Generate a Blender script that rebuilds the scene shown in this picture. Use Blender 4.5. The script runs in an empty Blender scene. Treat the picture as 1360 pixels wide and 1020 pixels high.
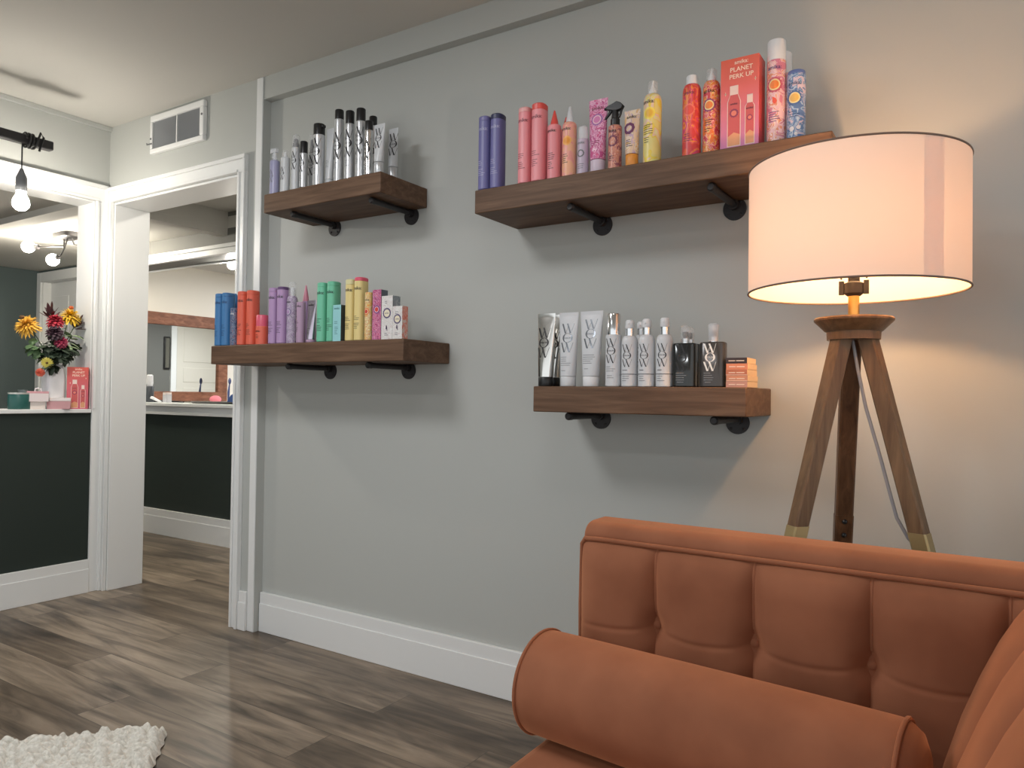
import bpy, math, random
from mathutils import Vector, Matrix
random.seed(7)
PI = math.pi
scene = bpy.context.scene
COL = scene.collection

LAMP_E, PEND_E, FIX_E, FAR_E = 245, 330, 250, 420
# ------------------------------------------------------------------ materials
def srgb(r, g, b):
    def f(c):
        c /= 255.0
        return c / 12.92 if c <= .04045 else ((c + .055) / 1.055) ** 2.4
    return (f(r), f(g), f(b), 1.0)

MATS = {}
def new_mat(name):
    m = bpy.data.materials.new(name); m.use_nodes = True
    nt = m.node_tree
    return m, nt, nt.nodes['Principled BSDF']

def M(name, col, rough=.5, metal=0.0, spec=.5, sheen=0.0, coat=0.0, emit=0.0):
    if name in MATS: return MATS[name]
    m, nt, b = new_mat(name)
    c = srgb(*col)
    b.inputs['Base Color'].default_value = c
    b.inputs['Roughness'].default_value = rough
    b.inputs['Metallic'].default_value = metal
    b.inputs['Specular IOR Level'].default_value = spec
    b.inputs['Coat Weight'].default_value = coat
    if emit:
        b.inputs['Emission Color'].default_value = c
        b.inputs['Emission Strength'].default_value = emit
    MATS[name] = m
    return m

def nd(nt, typ, **kw):
    n = nt.nodes.new(typ)
    for k, v in kw.items(): setattr(n, k, v)
    return n

def ramp(nt, stops, interp='LINEAR'):
    r = nd(nt, 'ShaderNodeValToRGB'); r.color_ramp.interpolation = interp
    els = r.color_ramp.elements
    while len(els) < len(stops): els.new(.5)
    for e, (p, c) in zip(els, stops):
        e.position = p; e.color = srgb(*c)
    return r

def coords(nt, scale=(1, 1, 1), out='Object', rot=(0, 0, 0)):
    tc = nd(nt, 'ShaderNodeTexCoord'); mp = nd(nt, 'ShaderNodeMapping')
    mp.inputs['Scale'].default_value = scale
    mp.inputs['Rotation'].default_value = rot
    nt.links.new(tc.outputs[out], mp.inputs['Vector'])
    return mp

def Mpaint(name, col, rough=.55, bump=.06, scale=90.):
    if name in MATS: return MATS[name]
    m, nt, b = new_mat(name); L = nt.links.new
    b.inputs['Base Color'].default_value = srgb(*col)
    b.inputs['Roughness'].default_value = rough
    b.inputs['Specular IOR Level'].default_value = .35
    mp = coords(nt); n = nd(nt, 'ShaderNodeTexNoise')
    n.inputs['Scale'].default_value = scale; n.inputs['Detail'].default_value = 4
    bp = nd(nt, 'ShaderNodeBump'); bp.inputs['Strength'].default_value = bump; bp.inputs['Distance'].default_value = .004
    L(mp.outputs[0], n.inputs['Vector']); L(n.outputs['Fac'], bp.inputs['Height']); L(bp.outputs[0], b.inputs['Normal'])
    MATS[name] = m
    return m

def Mwood(name, dark, mid, light, stretch=(1.2, 14, 14), rough=.5, scale=4.0, bump=.1):
    if name in MATS: return MATS[name]
    m, nt, b = new_mat(name); L = nt.links.new
    mp = coords(nt, stretch)
    n = nd(nt, 'ShaderNodeTexNoise'); n.inputs['Scale'].default_value = scale
    n.inputs['Detail'].default_value = 8; n.inputs['Roughness'].default_value = .62; n.inputs['Distortion'].default_value = .6
    r = ramp(nt, [(.28, dark), (.5, mid), (.74, light)])
    L(mp.outputs[0], n.inputs['Vector']); L(n.outputs['Fac'], r.inputs[0]); L(r.outputs[0], b.inputs['Base Color'])
    b.inputs['Roughness'].default_value = rough
    b.inputs['Specular IOR Level'].default_value = .3
    bp = nd(nt, 'ShaderNodeBump'); bp.inputs['Strength'].default_value = bump; bp.inputs['Distance'].default_value = .003
    L(n.outputs['Fac'], bp.inputs['Height']); L(bp.outputs[0], b.inputs['Normal'])
    MATS[name] = m
    return m

def Mpattern(name, palette, scale=38., rough=.35, mixnoise=.6, stretch=(1, 1, .8)):
    """printed floral wrap: blotches of a few flat inks"""
    if name in MATS: return MATS[name]
    m, nt, b = new_mat(name); L = nt.links.new
    mp = coords(nt, stretch)
    nz = nd(nt, 'ShaderNodeTexNoise'); nz.inputs['Scale'].default_value = scale * .7; nz.inputs['Detail'].default_value = 1.5
    mixv = nd(nt, 'ShaderNodeMix', data_type='VECTOR'); mixv.inputs[0].default_value = .12 * mixnoise
    L(mp.outputs[0], nz.inputs['Vector'])
    L(mp.outputs[0], mixv.inputs[4]); L(nz.outputs['Color'], mixv.inputs[5])
    v = nd(nt, 'ShaderNodeTexNoise'); v.inputs['Scale'].default_value = scale; v.inputs['Detail'].default_value = .6
    v.inputs['Distortion'].default_value = 1.4
    L(mixv.outputs[1], v.inputs['Vector'])
    n = len(palette)
    lo, hi = .34, .66
    stops = [(0.0 if i == 0 else lo + (hi - lo) * i / n, c) for i, c in enumerate(palette)]
    r = ramp(nt, stops, 'CONSTANT')
    L(v.outputs['Fac'], r.inputs[0]); L(r.outputs[0], b.inputs['Base Color'])
    b.inputs['Roughness'].default_value = rough
    MATS[name] = m
    return m

def Mgradient(name, stops, z0, z1, rough=.4):
    """printed colour blend along the height of a carton"""
    if name in MATS: return MATS[name]
    m, nt, b = new_mat(name); L = nt.links.new
    tc = nd(nt, 'ShaderNodeTexCoord'); sx = nd(nt, 'ShaderNodeSeparateXYZ')
    mr = nd(nt, 'ShaderNodeMapRange'); mr.inputs[1].default_value = z0; mr.inputs[2].default_value = z1
    r = ramp(nt, stops)
    L(tc.outputs['Object'], sx.inputs[0]); L(sx.outputs[2], mr.inputs[0]); L(mr.outputs[0], r.inputs[0])
    L(r.outputs[0], b.inputs['Base Color']); b.inputs['Roughness'].default_value = rough
    MATS[name] = m
    return m

def Mclear(name, tint=(245, 245, 245), gloss=.22, rough=.12):
    if name in MATS: return MATS[name]
    m = bpy.data.materials.new(name); m.use_nodes = True; nt = m.node_tree; nt.nodes.clear(); L = nt.links.new
    o = nd(nt, 'ShaderNodeOutputMaterial'); mx = nd(nt, 'ShaderNodeMixShader'); t = nd(nt, 'ShaderNodeBsdfTransparent')
    p = nd(nt, 'ShaderNodeBsdfPrincipled')
    p.inputs['Base Color'].default_value = srgb(*tint); p.inputs['Roughness'].default_value = rough
    t.inputs['Color'].default_value = (.96, .96, .96, 1)
    mx.inputs[0].default_value = gloss
    L(t.outputs[0], mx.inputs[1]); L(p.outputs[0], mx.inputs[2]); L(mx.outputs[0], o.inputs[0])
    MATS[name] = m
    return m

def Memit(name, col, strength):
    m, nt, b = new_mat(name)
    b.inputs['Base Color'].default_value = (.9, .9, .9, 1)
    b.inputs['Emission Color'].default_value = col if len(col) == 4 else srgb(*col)
    b.inputs['Emission Strength'].default_value = strength
    MATS[name] = m
    return m

def Mvelvet():
    m, nt, b = new_mat('terracotta_velvet'); L = nt.links.new
    mp = coords(nt)
    n = nd(nt, 'ShaderNodeTexNoise'); n.inputs['Scale'].default_value = 9; n.inputs['Detail'].default_value = 3
    r = ramp(nt, [(.3, (136, 86, 63)), (.7, (154, 100, 74))])
    L(mp.outputs[0], n.inputs['Vector']); L(n.outputs['Fac'], r.inputs[0]); L(r.outputs[0], b.inputs['Base Color'])
    b.inputs['Roughness'].default_value = .85
    b.inputs['Specular IOR Level'].default_value = .12
    b.inputs['Sheen Weight'].default_value = .8
    b.inputs['Sheen Roughness'].default_value = .45
    b.inputs['Sheen Tint'].default_value = srgb(245, 170, 125)
    n2 = nd(nt, 'ShaderNodeTexNoise'); n2.inputs['Scale'].default_value = 900
    bp = nd(nt, 'ShaderNodeBump'); bp.inputs['Strength'].default_value = .12; bp.inputs['Distance'].default_value = .001
    L(mp.outputs[0], n2.inputs['Vector']); L(n2.outputs['Fac'], bp.inputs['Height']); L(bp.outputs[0], b.inputs['Normal'])
    MATS['velvet'] = m
    return m

def Mfloor():
    m, nt, b = new_mat('vinyl_plank_floor'); L = nt.links.new
    mp = coords(nt)
    br = nd(nt, 'ShaderNodeTexBrick'); br.offset = .37; br.squash = 1.0
    br.inputs['Scale'].default_value = 1.0; br.inputs['Mortar Size'].default_value = .0012
    br.inputs['Brick Width'].default_value = 1.22; br.inputs['Row Height'].default_value = .18
    br.inputs['Color1'].default_value = (0, 0, 0, 1); br.inputs['Color2'].default_value = (1, 1, 1, 1)
    br.inputs['Mortar'].default_value = (.15, .15, .15, 1); br.inputs['Bias'].default_value = 0
    L(mp.outputs[0], br.inputs['Vector'])
    # grain that shifts from plank to plank
    add = nd(nt, 'ShaderNodeVectorMath', operation='MULTIPLY_ADD')
    add.inputs[1].default_value = (7, 3, 5)
    L(br.outputs['Color'], add.inputs[0]); L(mp.outputs[0], add.inputs[2])
    st = nd(nt, 'ShaderNodeMapping'); st.inputs['Scale'].default_value = (.9, 9, 1)
    L(add.outputs[0], st.inputs['Vector'])
    n = nd(nt, 'ShaderNodeTexNoise'); n.inputs['Scale'].default_value = 2.2; n.inputs['Detail'].default_value = 9
    n.inputs['Roughness'].default_value = .6; n.inputs['Distortion'].default_value = .8
    L(st.outputs[0], n.inputs['Vector'])
    r = ramp(nt, [(.28, (88, 79, 69)), (.44, (134, 121, 107)), (.6, (166, 151, 134)), (.78, (188, 173, 156))])
    L(n.outputs['Fac'], r.inputs[0])
    mul = nd(nt, 'ShaderNodeMix', data_type='RGBA', blend_type='MULTIPLY'); mul.inputs[0].default_value = 1
    tone = ramp(nt, [(0, (195, 190, 184)), (1, (250, 248, 245))])
    L(br.outputs['Color'], tone.inputs[0]); L(r.outputs[0], mul.inputs[6]); L(tone.outputs[0], mul.inputs[7])
    pm = nd(nt, 'ShaderNodeMapping'); pm.inputs['Scale'].default_value = (1.3, 4.2, 1); L(add.outputs[0], pm.inputs['Vector'])
    pn = nd(nt, 'ShaderNodeTexNoise'); pn.inputs['Scale'].default_value = 1.5; pn.inputs['Detail'].default_value = 3; pn.inputs['Distortion'].default_value = .5
    L(pm.outputs[0], pn.inputs['Vector'])
    patch = ramp(nt, [(.3, (150, 146, 142)), (.5, (236, 234, 230)), (.7, (255, 255, 255))]); L(pn.outputs['Fac'], patch.inputs[0])
    mul2 = nd(nt, 'ShaderNodeMix', data_type='RGBA', blend_type='MULTIPLY'); mul2.inputs[0].default_value = 1
    L(mul.outputs[2], mul2.inputs[6]); L(patch.outputs[0], mul2.inputs[7]); mul = mul2
    mort = nd(nt, 'ShaderNodeMix', data_type='RGBA', blend_type='MIX'); mort.inputs[7].default_value = srgb(74, 66, 58)
    L(br.outputs['Fac'], mort.inputs[0]); L(mul.outputs[2], mort.inputs[6]); L(mort.outputs[2], b.inputs['Base Color'])
    b.inputs['Roughness'].default_value = .38
    b.inputs['Specular IOR Level'].default_value = .45
    bp = nd(nt, 'ShaderNodeBump'); bp.inputs['Strength'].default_value = .08; bp.inputs['Distance'].default_value = .002
    L(n.outputs['Fac'], bp.inputs['Height']); L(bp.outputs[0], b.inputs['Normal'])
    MATS['floor'] = m
    return m

WALL = Mpaint('grey_wall_paint', (184, 186, 182), .6, .05, 70)
CEIL = Mpaint('ceiling_paint', (200, 198, 192), .8, .15, 28)
CREAM = Mpaint('cream_wall_paint', (218, 213, 202), .6, .05, 70)
WHITE = Mpaint('white_trim_paint', (232, 233, 232), .35, .02, 30)
GREEN = Mpaint('dark_green_paint', (43, 52, 48), .5, .03, 60)
GREENL = Mpaint('grey_green_paint', (82, 94, 94), .55, .03, 60)
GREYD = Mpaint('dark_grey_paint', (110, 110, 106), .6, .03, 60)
FLOOR = Mfloor()
VELVET = Mvelvet()
SHELFW = Mwood('walnut_stained_wood', (80, 58, 42), (100, 75, 57), (122, 95, 74), (1.0, 9, 16), .55, 3.0)
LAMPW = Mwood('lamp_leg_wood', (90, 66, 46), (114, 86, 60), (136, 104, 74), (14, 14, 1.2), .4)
LAMPW_SHADED = Mwood('lamp_leg_wood_shaded', (72, 48, 32), (98, 68, 46), (120, 86, 60), (14, 14, 1.2), .4)  # same leg wood, darkened in colour for the shade on the backlit leg
FRAMEW = Mwood('reddish_frame_wood', (92, 58, 42), (122, 80, 60), (148, 104, 80), (3, 3, 9), .5)
IRON = M('black_iron', (46, 44, 45), .5, .2)
CHROME = M('polished_chrome', (225, 226, 228), .12, 1.0)
SILVER = M('satin_silver', (206, 208, 210), .28, .55)
FOIL = M('silver_foil', (222, 220, 216), .16, 1.0)
BLACKP = M('black_plastic', (26, 26, 27), .35)
GREYP = M('grey_plastic', (108, 110, 112), .4)
WHITEP = M('white_plastic', (228, 229, 231), .3)
INK = M('black_ink', (30, 28, 30), .45)
GREYINK = M('grey_ink', (128, 130, 134), .45)
WHITEINK = M('white_ink', (240, 238, 235), .45)
CLEAR = Mclear('clear_plastic')
MILKY = Mclear('milky_clear_plastic', (240, 242, 246), .5, .25)
BRASS = M('brass', (205, 160, 90), .3, .9)
PALEBRASS = M('pale_brass_sleeve', (168, 148, 104), .35, .5)

# ------------------------------------------------------------------ mesh kit
class MB:
    def __init__(s): s.v = []; s.f = []; s.m = []
    def add(s, vs, fs, mi=0):
        o = len(s.v); s.v += [tuple(v) for v in vs]
        for f in fs: s.f.append(tuple(i + o for i in f)); s.m.append(mi)
        return s
    def box(s, x0, x1, y0, y1, z0, z1, mi=0):
        vs = [(x0, y0, z0), (x1, y0, z0), (x1, y1, z0), (x0, y1, z0), (x0, y0, z1), (x1, y0, z1), (x1, y1, z1), (x0, y1, z1)]
        return s.add(vs, [(0, 3, 2, 1), (4, 5, 6, 7), (0, 1, 5, 4), (1, 2, 6, 5), (2, 3, 7, 6), (3, 0, 4, 7)], mi)
    def prism(s, pts, z0, z1, mi=0):
        n = len(pts)
        vs = [(x, y, z0) for x, y in pts] + [(x, y, z1) for x, y in pts]
        fs = [tuple(range(n - 1, -1, -1)), tuple(range(n, 2 * n))] + [(i, (i + 1) % n, n + (i + 1) % n, n + i) for i in range(n)]
        return s.add(vs, fs, mi)
    def loft(s, rings, N=28, mi=0, cap0=True, cap1=True):
        """rings: (z, rx, ry, n[, ox, oy]) super-ellipses stacked in z"""
        vs = []
        for r in rings:
            z, rx, ry, n = r[:4]; ox, oy = (r[4], r[5]) if len(r) > 4 else (0, 0)
            for k in range(N):
                t = 2 * PI * k / N; c, q = math.cos(t), math.sin(t)
                vs.append((ox + rx * math.copysign(abs(c) ** (2 / n), c), oy + ry * math.copysign(abs(q) ** (2 / n), q), z))
        fs = []
        for j in range(len(rings) - 1):
            for k in range(N):
                a = j * N + k; b = j * N + (k + 1) % N
                fs.append((a, b, b + N, a + N))
        if cap0: fs.append(tuple(range(N - 1, -1, -1)))
        if cap1: fs.append(tuple(range((len(rings) - 1) * N, len(rings) * N)))
        return s.add(vs, fs, mi)
    def tube(s, path, r, N=10, mi=0, caps=True):
        P = [Vector(p) for p in path]; vs = []; n = len(P)
        rr = r if isinstance(r, (list, tuple)) else [r] * n
        t0 = (P[1] - P[0]).normalized()
        u = t0.orthogonal().normalized()
        for i, p in enumerate(P):
            t = (P[min(i + 1, n - 1)] - P[max(i - 1, 0)]).normalized()
            u = (u - t * u.dot(t)).normalized(); w = t.cross(u)
            for k in range(N):
                a = 2 * PI * k / N
                vs.append(p + (u * math.cos(a) + w * math.sin(a)) * rr[i])
        fs = [(i * N + k, i * N + (k + 1) % N, (i + 1) * N + (k + 1) % N, (i + 1) * N + k) for i in range(n - 1) for k in range(N)]
        if caps: fs += [tuple(range(N - 1, -1, -1)), tuple(range((n - 1) * N, n * N))]
        return s.add(vs, fs, mi)
    def ball(s, c, rx, ry, rz, N=16, K=10, mi=0):
        rings = []
        vs = []
        for j in range(1, K):
            p = PI * j / K
            for k in range(N):
                t = 2 * PI * k / N
                vs.append((c[0] + rx * math.sin(p) * math.cos(t), c[1] + ry * math.sin(p) * math.sin(t), c[2] - rz * math.cos(p)))
        fs = [(j * N + k, j * N + (k + 1) % N, (j + 1) * N + (k + 1) % N, (j + 1) * N + k) for j in range(K - 2) for k in range(N)]
        a = len(vs); vs += [(c[0], c[1], c[2] - rz), (c[0], c[1], c[2] + rz)]
        fs += [(a, (k + 1) % N, k) for k in range(N)] + [(a + 1, (K - 2) * N + k, (K - 2) * N + (k + 1) % N) for k in range(N)]
        return s.add(vs, fs, mi)
    def grid(s, fn, U, V, mi=0):
        vs = [fn(i / U, j / V) for j in range(V + 1) for i in range(U + 1)]
        fs = [(j * (U + 1) + i, j * (U + 1) + i + 1, (j + 1) * (U + 1) + i + 1, (j + 1) * (U + 1) + i) for j in range(V) for i in range(U)]
        return s.add(vs, fs, mi)
    def build(s, name, mats, parent=None, loc=None, bevel=0, smooth=35, rotz=0, seg=2):
        me = bpy.data.meshes.new(name); me.from_pydata(s.v, [], s.f)
        mats = mats if isinstance(mats, (list, tuple)) else [mats]
        for m in mats: me.materials.append(m)
        if len(mats) > 1: me.polygons.foreach_set('material_index', s.m)
        me.update()
        if smooth:
            me.polygons.foreach_set('use_smooth', [True] * len(me.polygons))
            me.set_sharp_from_angle(angle=math.radians(smooth))
        o = bpy.data.objects.new(name, me); COL.objects.link(o)
        if parent: o.parent = parent
        if loc: o.location = loc
        if rotz: o.rotation_euler = (0, 0, rotz)
        if bevel:
            b = o.modifiers.new('bevel', 'BEVEL'); b.width = bevel; b.segments = seg; b.limit_method = 'ANGLE'
            b.angle_limit = math.radians(40)
        return o

def thing(name, label, cat, loc=(0, 0, 0), rotz=0, group=None):
    o = bpy.data.objects.new(name, None); COL.objects.link(o); o.empty_display_size = .05
    o.location = loc; o.rotation_euler = (0, 0, rotz)
    o['label'] = label; o['category'] = cat
    if group: o['group'] = group
    return o

def tag(o, label, cat, group=None, kind=None):
    o['label'] = label; o['category'] = cat
    if group: o['group'] = group
    if kind: o['kind'] = kind
    return o

def struct(name, mb, mats, label, cat, bevel=0):
    o = mb.build(name, mats, bevel=bevel)
    return tag(o, label, cat, kind='structure')

# lettering: the built-in font turned into flat mesh outlines
TXT = {}
def text_mesh(body):
    if body in TXT: return TXT[body]
    cu = bpy.data.curves.new('lettering_curve', 'FONT'); cu.body = body; cu.size = 1.0; cu.align_x = 'CENTER'
    cu.resolution_u = 3; cu.offset = .012
    ob = bpy.data.objects.new('lettering_curve', cu); COL.objects.link(ob)
    dg = bpy.context.evaluated_depsgraph_get()
    me = bpy.data.meshes.new_from_object(ob.evaluated_get(dg))
    vs = [(v.co.x, v.co.y) for v in me.vertices]; fs = [tuple(p.vertices) for p in me.polygons]
    bpy.data.objects.remove(ob); bpy.data.curves.remove(cu); bpy.data.meshes.remove(me)
    TXT[body] = (vs, fs)
    return TXT[body]

class Surf:
    """maps (arc length from the front line, height) onto a lofted body or a flat front"""
    def __init__(s, rings=None, flat=None): s.r = rings; s.flat = flat; s.c = {}
    def section(s, z):
        R = s.r
        if z <= R[0][0]: return R[0][1:4]
        for a, b in zip(R, R[1:]):
            if z <= b[0]:
                t = (z - a[0]) / max(1e-9, b[0] - a[0])
                return tuple(a[i] + (b[i] - a[i]) * t for i in (1, 2, 3))
        return R[-1][1:4]
    def table(s, rx, ry, n):
        k = (round(rx, 4), round(ry, 4), round(n, 2))
        if k in s.c: return s.c[k]
        T = [(0.0, 0.0, -ry)]; L = 0
        for i in range(1, 61):
            t = -PI / 2 + (PI / 2) * i / 60; c, q = math.cos(t), math.sin(t)
            x = rx * abs(c) ** (2 / n); y = -ry * abs(q) ** (2 / n)
            L += math.hypot(x - T[-1][1], y - T[-1][2]); T.append((L, x, y))
        s.c[k] = T
        return T
    def at(s, a, z, off=.0005):
        if s.flat is not None: return (a, s.flat - off, z)
        rx, ry, n = s.section(z); T = s.table(rx, ry, n); A = abs(a)
        for p, q in zip(T, T[1:]):
            if A <= q[0] or q is T[-1]:
                t = min(1.0, (A - p[0]) / max(1e-9, q[0] - p[0]))
                x = p[1] + (q[1] - p[1]) * t; y = p[2] + (q[2] - p[2]) * t
                nx, ny = (q[2] - p[2]), -(q[1] - p[1]); l = math.hypot(nx, ny) or 1
                x += nx / l * off; y += ny / l * off
                return (math.copysign(x, a), y, z)
    def text(s, mb, body, size, a, z, mi=0, off=.0005):
        vs, fs = text_mesh(body)
        mb.add([s.at(a + x * size, z + y * size, off) for x, y in vs], fs, mi)
    def bar(s, mb, a0, a1, z, h, mi=0, off=.0005):
        n = max(1, int(abs(a1 - a0) / .003))
        vs = []
        for i in range(n + 1):
            a = a0 + (a1 - a0) * i / n
            vs += [s.at(a, z, off), s.at(a, z + h, off)]
        mb.add(vs, [(2 * i, 2 * i + 2, 2 * i + 3, 2 * i + 1) for i in range(n)], mi)
    def lines(s, mb, a, z, w, rows, mi=0, gap=.006, h=.0015, rnd=None):
        rnd = rnd or random
        for k in range(rows):
            s.bar(mb, a - w / 2, a - w / 2 + w * rnd.uniform(.5, 1), z - k * gap, h, mi)
    def disc(s, mb, a, z, R, mi=0, off=.0006, scallop=0, petals=12, r0=0.0, squash=1.0):
        N = 48; K = 2
        vs = []; rr = [r0 if r0 else R * .02, (R + r0) / 2, R]
        for r in rr:
            for k in range(N):
                t = 2 * PI * k / N
                q = r * (1 + (scallop * math.cos(petals * t) if r == R else 0))
                vs.append(s.at(a + q * math.cos(t) * squash, z + q * math.sin(t), off))
        fs = [(j * N + k, j * N + (k + 1) % N, (j + 1) * N + (k + 1) % N, (j + 1) * N + k) for j in range(2) for k in range(N)]
        mb.add(vs, fs, mi)
    def poly(s, mb, pts, mi=0, off=.0006):
        mb.add([s.at(x, z, off) for x, z in pts], [tuple(range(len(pts)))], mi)
    def stroke(s, mb, p, q, w, mi=0, off=.0006):
        n = 5; vs = []
        for i in range(n + 1):
            t = i / n; x = p[0] + (q[0] - p[0]) * t; z = p[1] + (q[1] - p[1]) * t
            vs += [s.at(x - w / 2, z, off), s.at(x + w / 2, z, off)]
        mb.add(vs, [(2 * i, 2 * i + 1, 2 * i + 3, 2 * i + 2) for i in range(n)], mi)

def sun_emblem(S, parent, a, z, R, mats, petals=14):
    mb = MB()
    S.disc(mb, a, z, R, 0, .0005, .07, petals)
    S.disc(mb, a, z, R * .74, 1, .0008)
    S.disc(mb, a, z, R * .56, 2, .0011)
    return mb.build('emblem', list(mats), parent)

def wow_logo(S, parent, a, z, H, mat, bold=1.0, name='logo'):
    """stacked W O W: heavy falling strokes, hairline rising strokes, ring between"""
    mb = MB(); X = lambda x: a + x * H; Z = lambda q: z + q * H
    for zb, zt in ((.66, 1.0), (.0, .34)):
        S.stroke(mb, (X(-.20), Z(zt)), (X(-.07), Z(zb)), .055 * H * bold)
        S.stroke(mb, (X(-.01), Z(zt)), (X(.12), Z(zb)), .055 * H * bold)
        S.stroke(mb, (X(-.055), Z(zb)), (X(.03), Z(zt - .05)), .012 * H * bold)
        S.stroke(mb, (X(.135), Z(zb)), (X(.24), Z(zt)), .012 * H * bold)
    N = 40; vs = []
    for k in range(N):
        t = 2 * PI * k / N; w = .012 + .045 * abs(math.cos(t)) ** 1.5
        vs += [S.at(X(.02 + .19 * math.cos(t)), Z(.5 + .165 * math.sin(t)), .0006),
               S.at(X(.02 + (.19 - w * bold) * math.cos(t)), Z(.5 + (.165 - w * bold * .8) * math.sin(t)), .0006)]
    mb.add(vs, [(2 * k, (2 * k + 2) % (2 * N), (2 * k + 3) % (2 * N), 2 * k + 1) for k in range(N)])
    S.text(mb, 'COLOR', .075 * H, X(.02), Z(.475))
    return mb.build(name, mat, parent)

def cyl_rings(r, z0, z1, e=.002, n=2.0, ry=None):
    ry = ry or r
    return [(z0, r - e, ry - e, n), (z0 + e * .4, r - e * .35, ry - e * .35, n), (z0 + e, r, ry, n), (z1 - e, r, ry, n),
            (z1 - e * .4, r - e * .35, ry - e * .35, n), (z1, r - e, ry - e, n)]

def shoulder_rings(r, z0, zs, rn, zt, e=.002):
    """body of radius r up to zs, rounded shoulder to neck radius rn at zt"""
    R = [(z0, r - e, r - e, 2), (z0 + e, r, r, 2), (zs, r, r, 2)]
    for k in range(1, 7):
        t = PI / 2 * k / 6
        rr = rn + (r - rn) * math.cos(t); R.append((zs + (zt - zs) * math.sin(t), rr, rr, 2))
    return R

# ------------------------------------------------------------------ camera
cam_d = bpy.data.cameras.new('camera'); cam = bpy.data.objects.new('camera', cam_d); COL.objects.link(cam)
yaw, pit, rol = .570683, .015577, .013652
cy, sy, cp, sp = math.cos(yaw), math.sin(yaw), math.cos(pit), math.sin(pit)
fwd = Vector((-sy * cp, cy * cp, sp)); right = Vector((cy, sy, 0)); up = right.cross(fwd)
r_ = right * math.cos(rol) + up * math.sin(rol); u_ = up * math.cos(rol) - right * math.sin(rol)
mw = Matrix((r_, u_, -fwd)).transposed().to_4x4(); mw.translation = Vector((0, 0, 1.035))
cam.matrix_world = mw
cam_d.sensor_width = 36; cam_d.lens = 984.63 / 1360 * 36; cam_d.clip_start = .02
scene.camera = cam

# ------------------------------------------------------------------ room shell
CZ = 2.41
struct('floor', MB().box(-8.2, 3.2, -3.2, 8.2, -.08, 0), FLOOR, 'grey brown wood-look plank floor running through all the rooms', 'floor')
mb = MB(); mb.box(-4.03, 3.0, -3.0, 2.15, CZ, CZ + .08)
struct('ceiling', mb, CEIL, 'off-white plaster ceiling over the front room with the shelves', 'ceiling')
mb = MB(); mb.box(-8.0, -4.36, 2.36, 8.0, 2.14, 2.22); mb.box(-8.0, -4.03, -2.0, 2.24, 2.14, 2.22)
mb.box(-8.0, -4.03, 2.24, 2.36, 2.10, 2.221)
mb.box(-4.33, -2.4, 2.301, 3.16, 2.25, 2.33); mb.box(-4.36, -4.329, 2.361, 3.159, 2.1401, 2.3301); mb.box(-4.3599, -2.4, 3.16, 8.0, 2.14, 2.2201)
mb.box(-4.42, -4.33, 2.3601, 3.1598, 2.09, 2.1399)
struct('ceiling', mb, CEIL, 'lower stepped ceiling of the rooms seen through the openings', 'ceiling')

# wall with shelves, the doorway pier, header and soffit: one continuous painted wall
mb = MB()
mb.box(-2.66, 3.0, 2.15, 2.30, 0, CZ)
mb.box(-2.81, -2.66, 2.11, 2.30, 0, CZ)
mb.box(-2.66, 3.0, 2.11, 2.15, 2.311, CZ)
mb.box(-3.83, -2.81, 2.11, 2.30, 2.01, CZ)
mb.box(-4.03, -3.83, 2.11, 2.30, 0, CZ)
struct('wall_back', mb, WALL, 'light grey wall that carries the wooden shelves and holds the doorway', 'wall')

# left wall: dark green below the pass-through ledge, light header above
mb = MB()
mb.box(-4.03, -3.88, -3.0, 2.11, 0, .917, 1)
mb.box(-4.03, -3.88, -3.0, 2.11, 2.01, CZ, 0)
mb.box(-4.03, -3.88, 2.04, 2.11, .917, 2.01, 0)
mb.box(-4.03, -3.88, -3.0, 0.1, .917, 2.01, 0)
struct('wall_left', mb, [WALL, GREEN], 'left wall, dark green below and light grey above its wide opening', 'wall')
mb = MB(); mb.box(-3.88, -3.862, -3.0, 2.11, 2.386, CZ)
struct('trim_1', mb, WALL, 'flat strip along the ceiling at the top of the left wall', 'trim', .003)

# doorway casing (faces the room, -y)
mb = MB()
def leg_y(x0, x1, z0, z1, flip=False):     # vertical casing board on the y = 2.11 face
    w = x1 - x0
    mb.box(x0, x1, 2.098, 2.11, z0, z1)
    a, b = (x0, x0 + .014) if not flip else (x1 - .014, x1)
    mb.box(a, b, 2.092, 2.098, z0, z1)
    c, d = (x1 - .016, x1) if not flip else (x0, x0 + .016)
    mb.box(c, d, 2.086, 2.098, z0, z1)
leg_y(-2.81, -2.752, 0, 2.01)
leg_y(-3.868, -3.83, 0, 2.01, True)
mb.box(-3.8679, -2.7521, 2.0975, 2.11, 2.0101, 2.085); mb.box(-3.8678, -2.7522, 2.0855, 2.0975, 2.067, 2.0849)
mb.box(-3.8285, -2.8115, 2.0915, 2.0975, 2.0105, 2.024)
mb.box(-2.768, -2.7523, 2.086, 2.0974, 2.0102, 2.0668); mb.box(-3.8677, -3.852, 2.086, 2.0974, 2.0102, 2.0668)
mb.box(-3.83, -3.818, 2.1105, 2.2995, 0, 1.998); mb.box(-2.822, -2.81, 2.1105, 2.2995, 0, 1.998); mb.box(-3.8299, -2.8101, 2.1106, 2.2994, 1.998, 2.0098)
struct('trim_2', mb, WHITE, 'white moulded casing around the doorway below the vent', 'trim', .002)
mb = MB(); mb.box(-2.70, -2.66, 2.104, 2.11, 0, CZ - .002)
struct('trim_3', mb, WHITE, 'narrow white corner strip between the doorway and the shelf wall', 'trim', .002)
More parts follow.
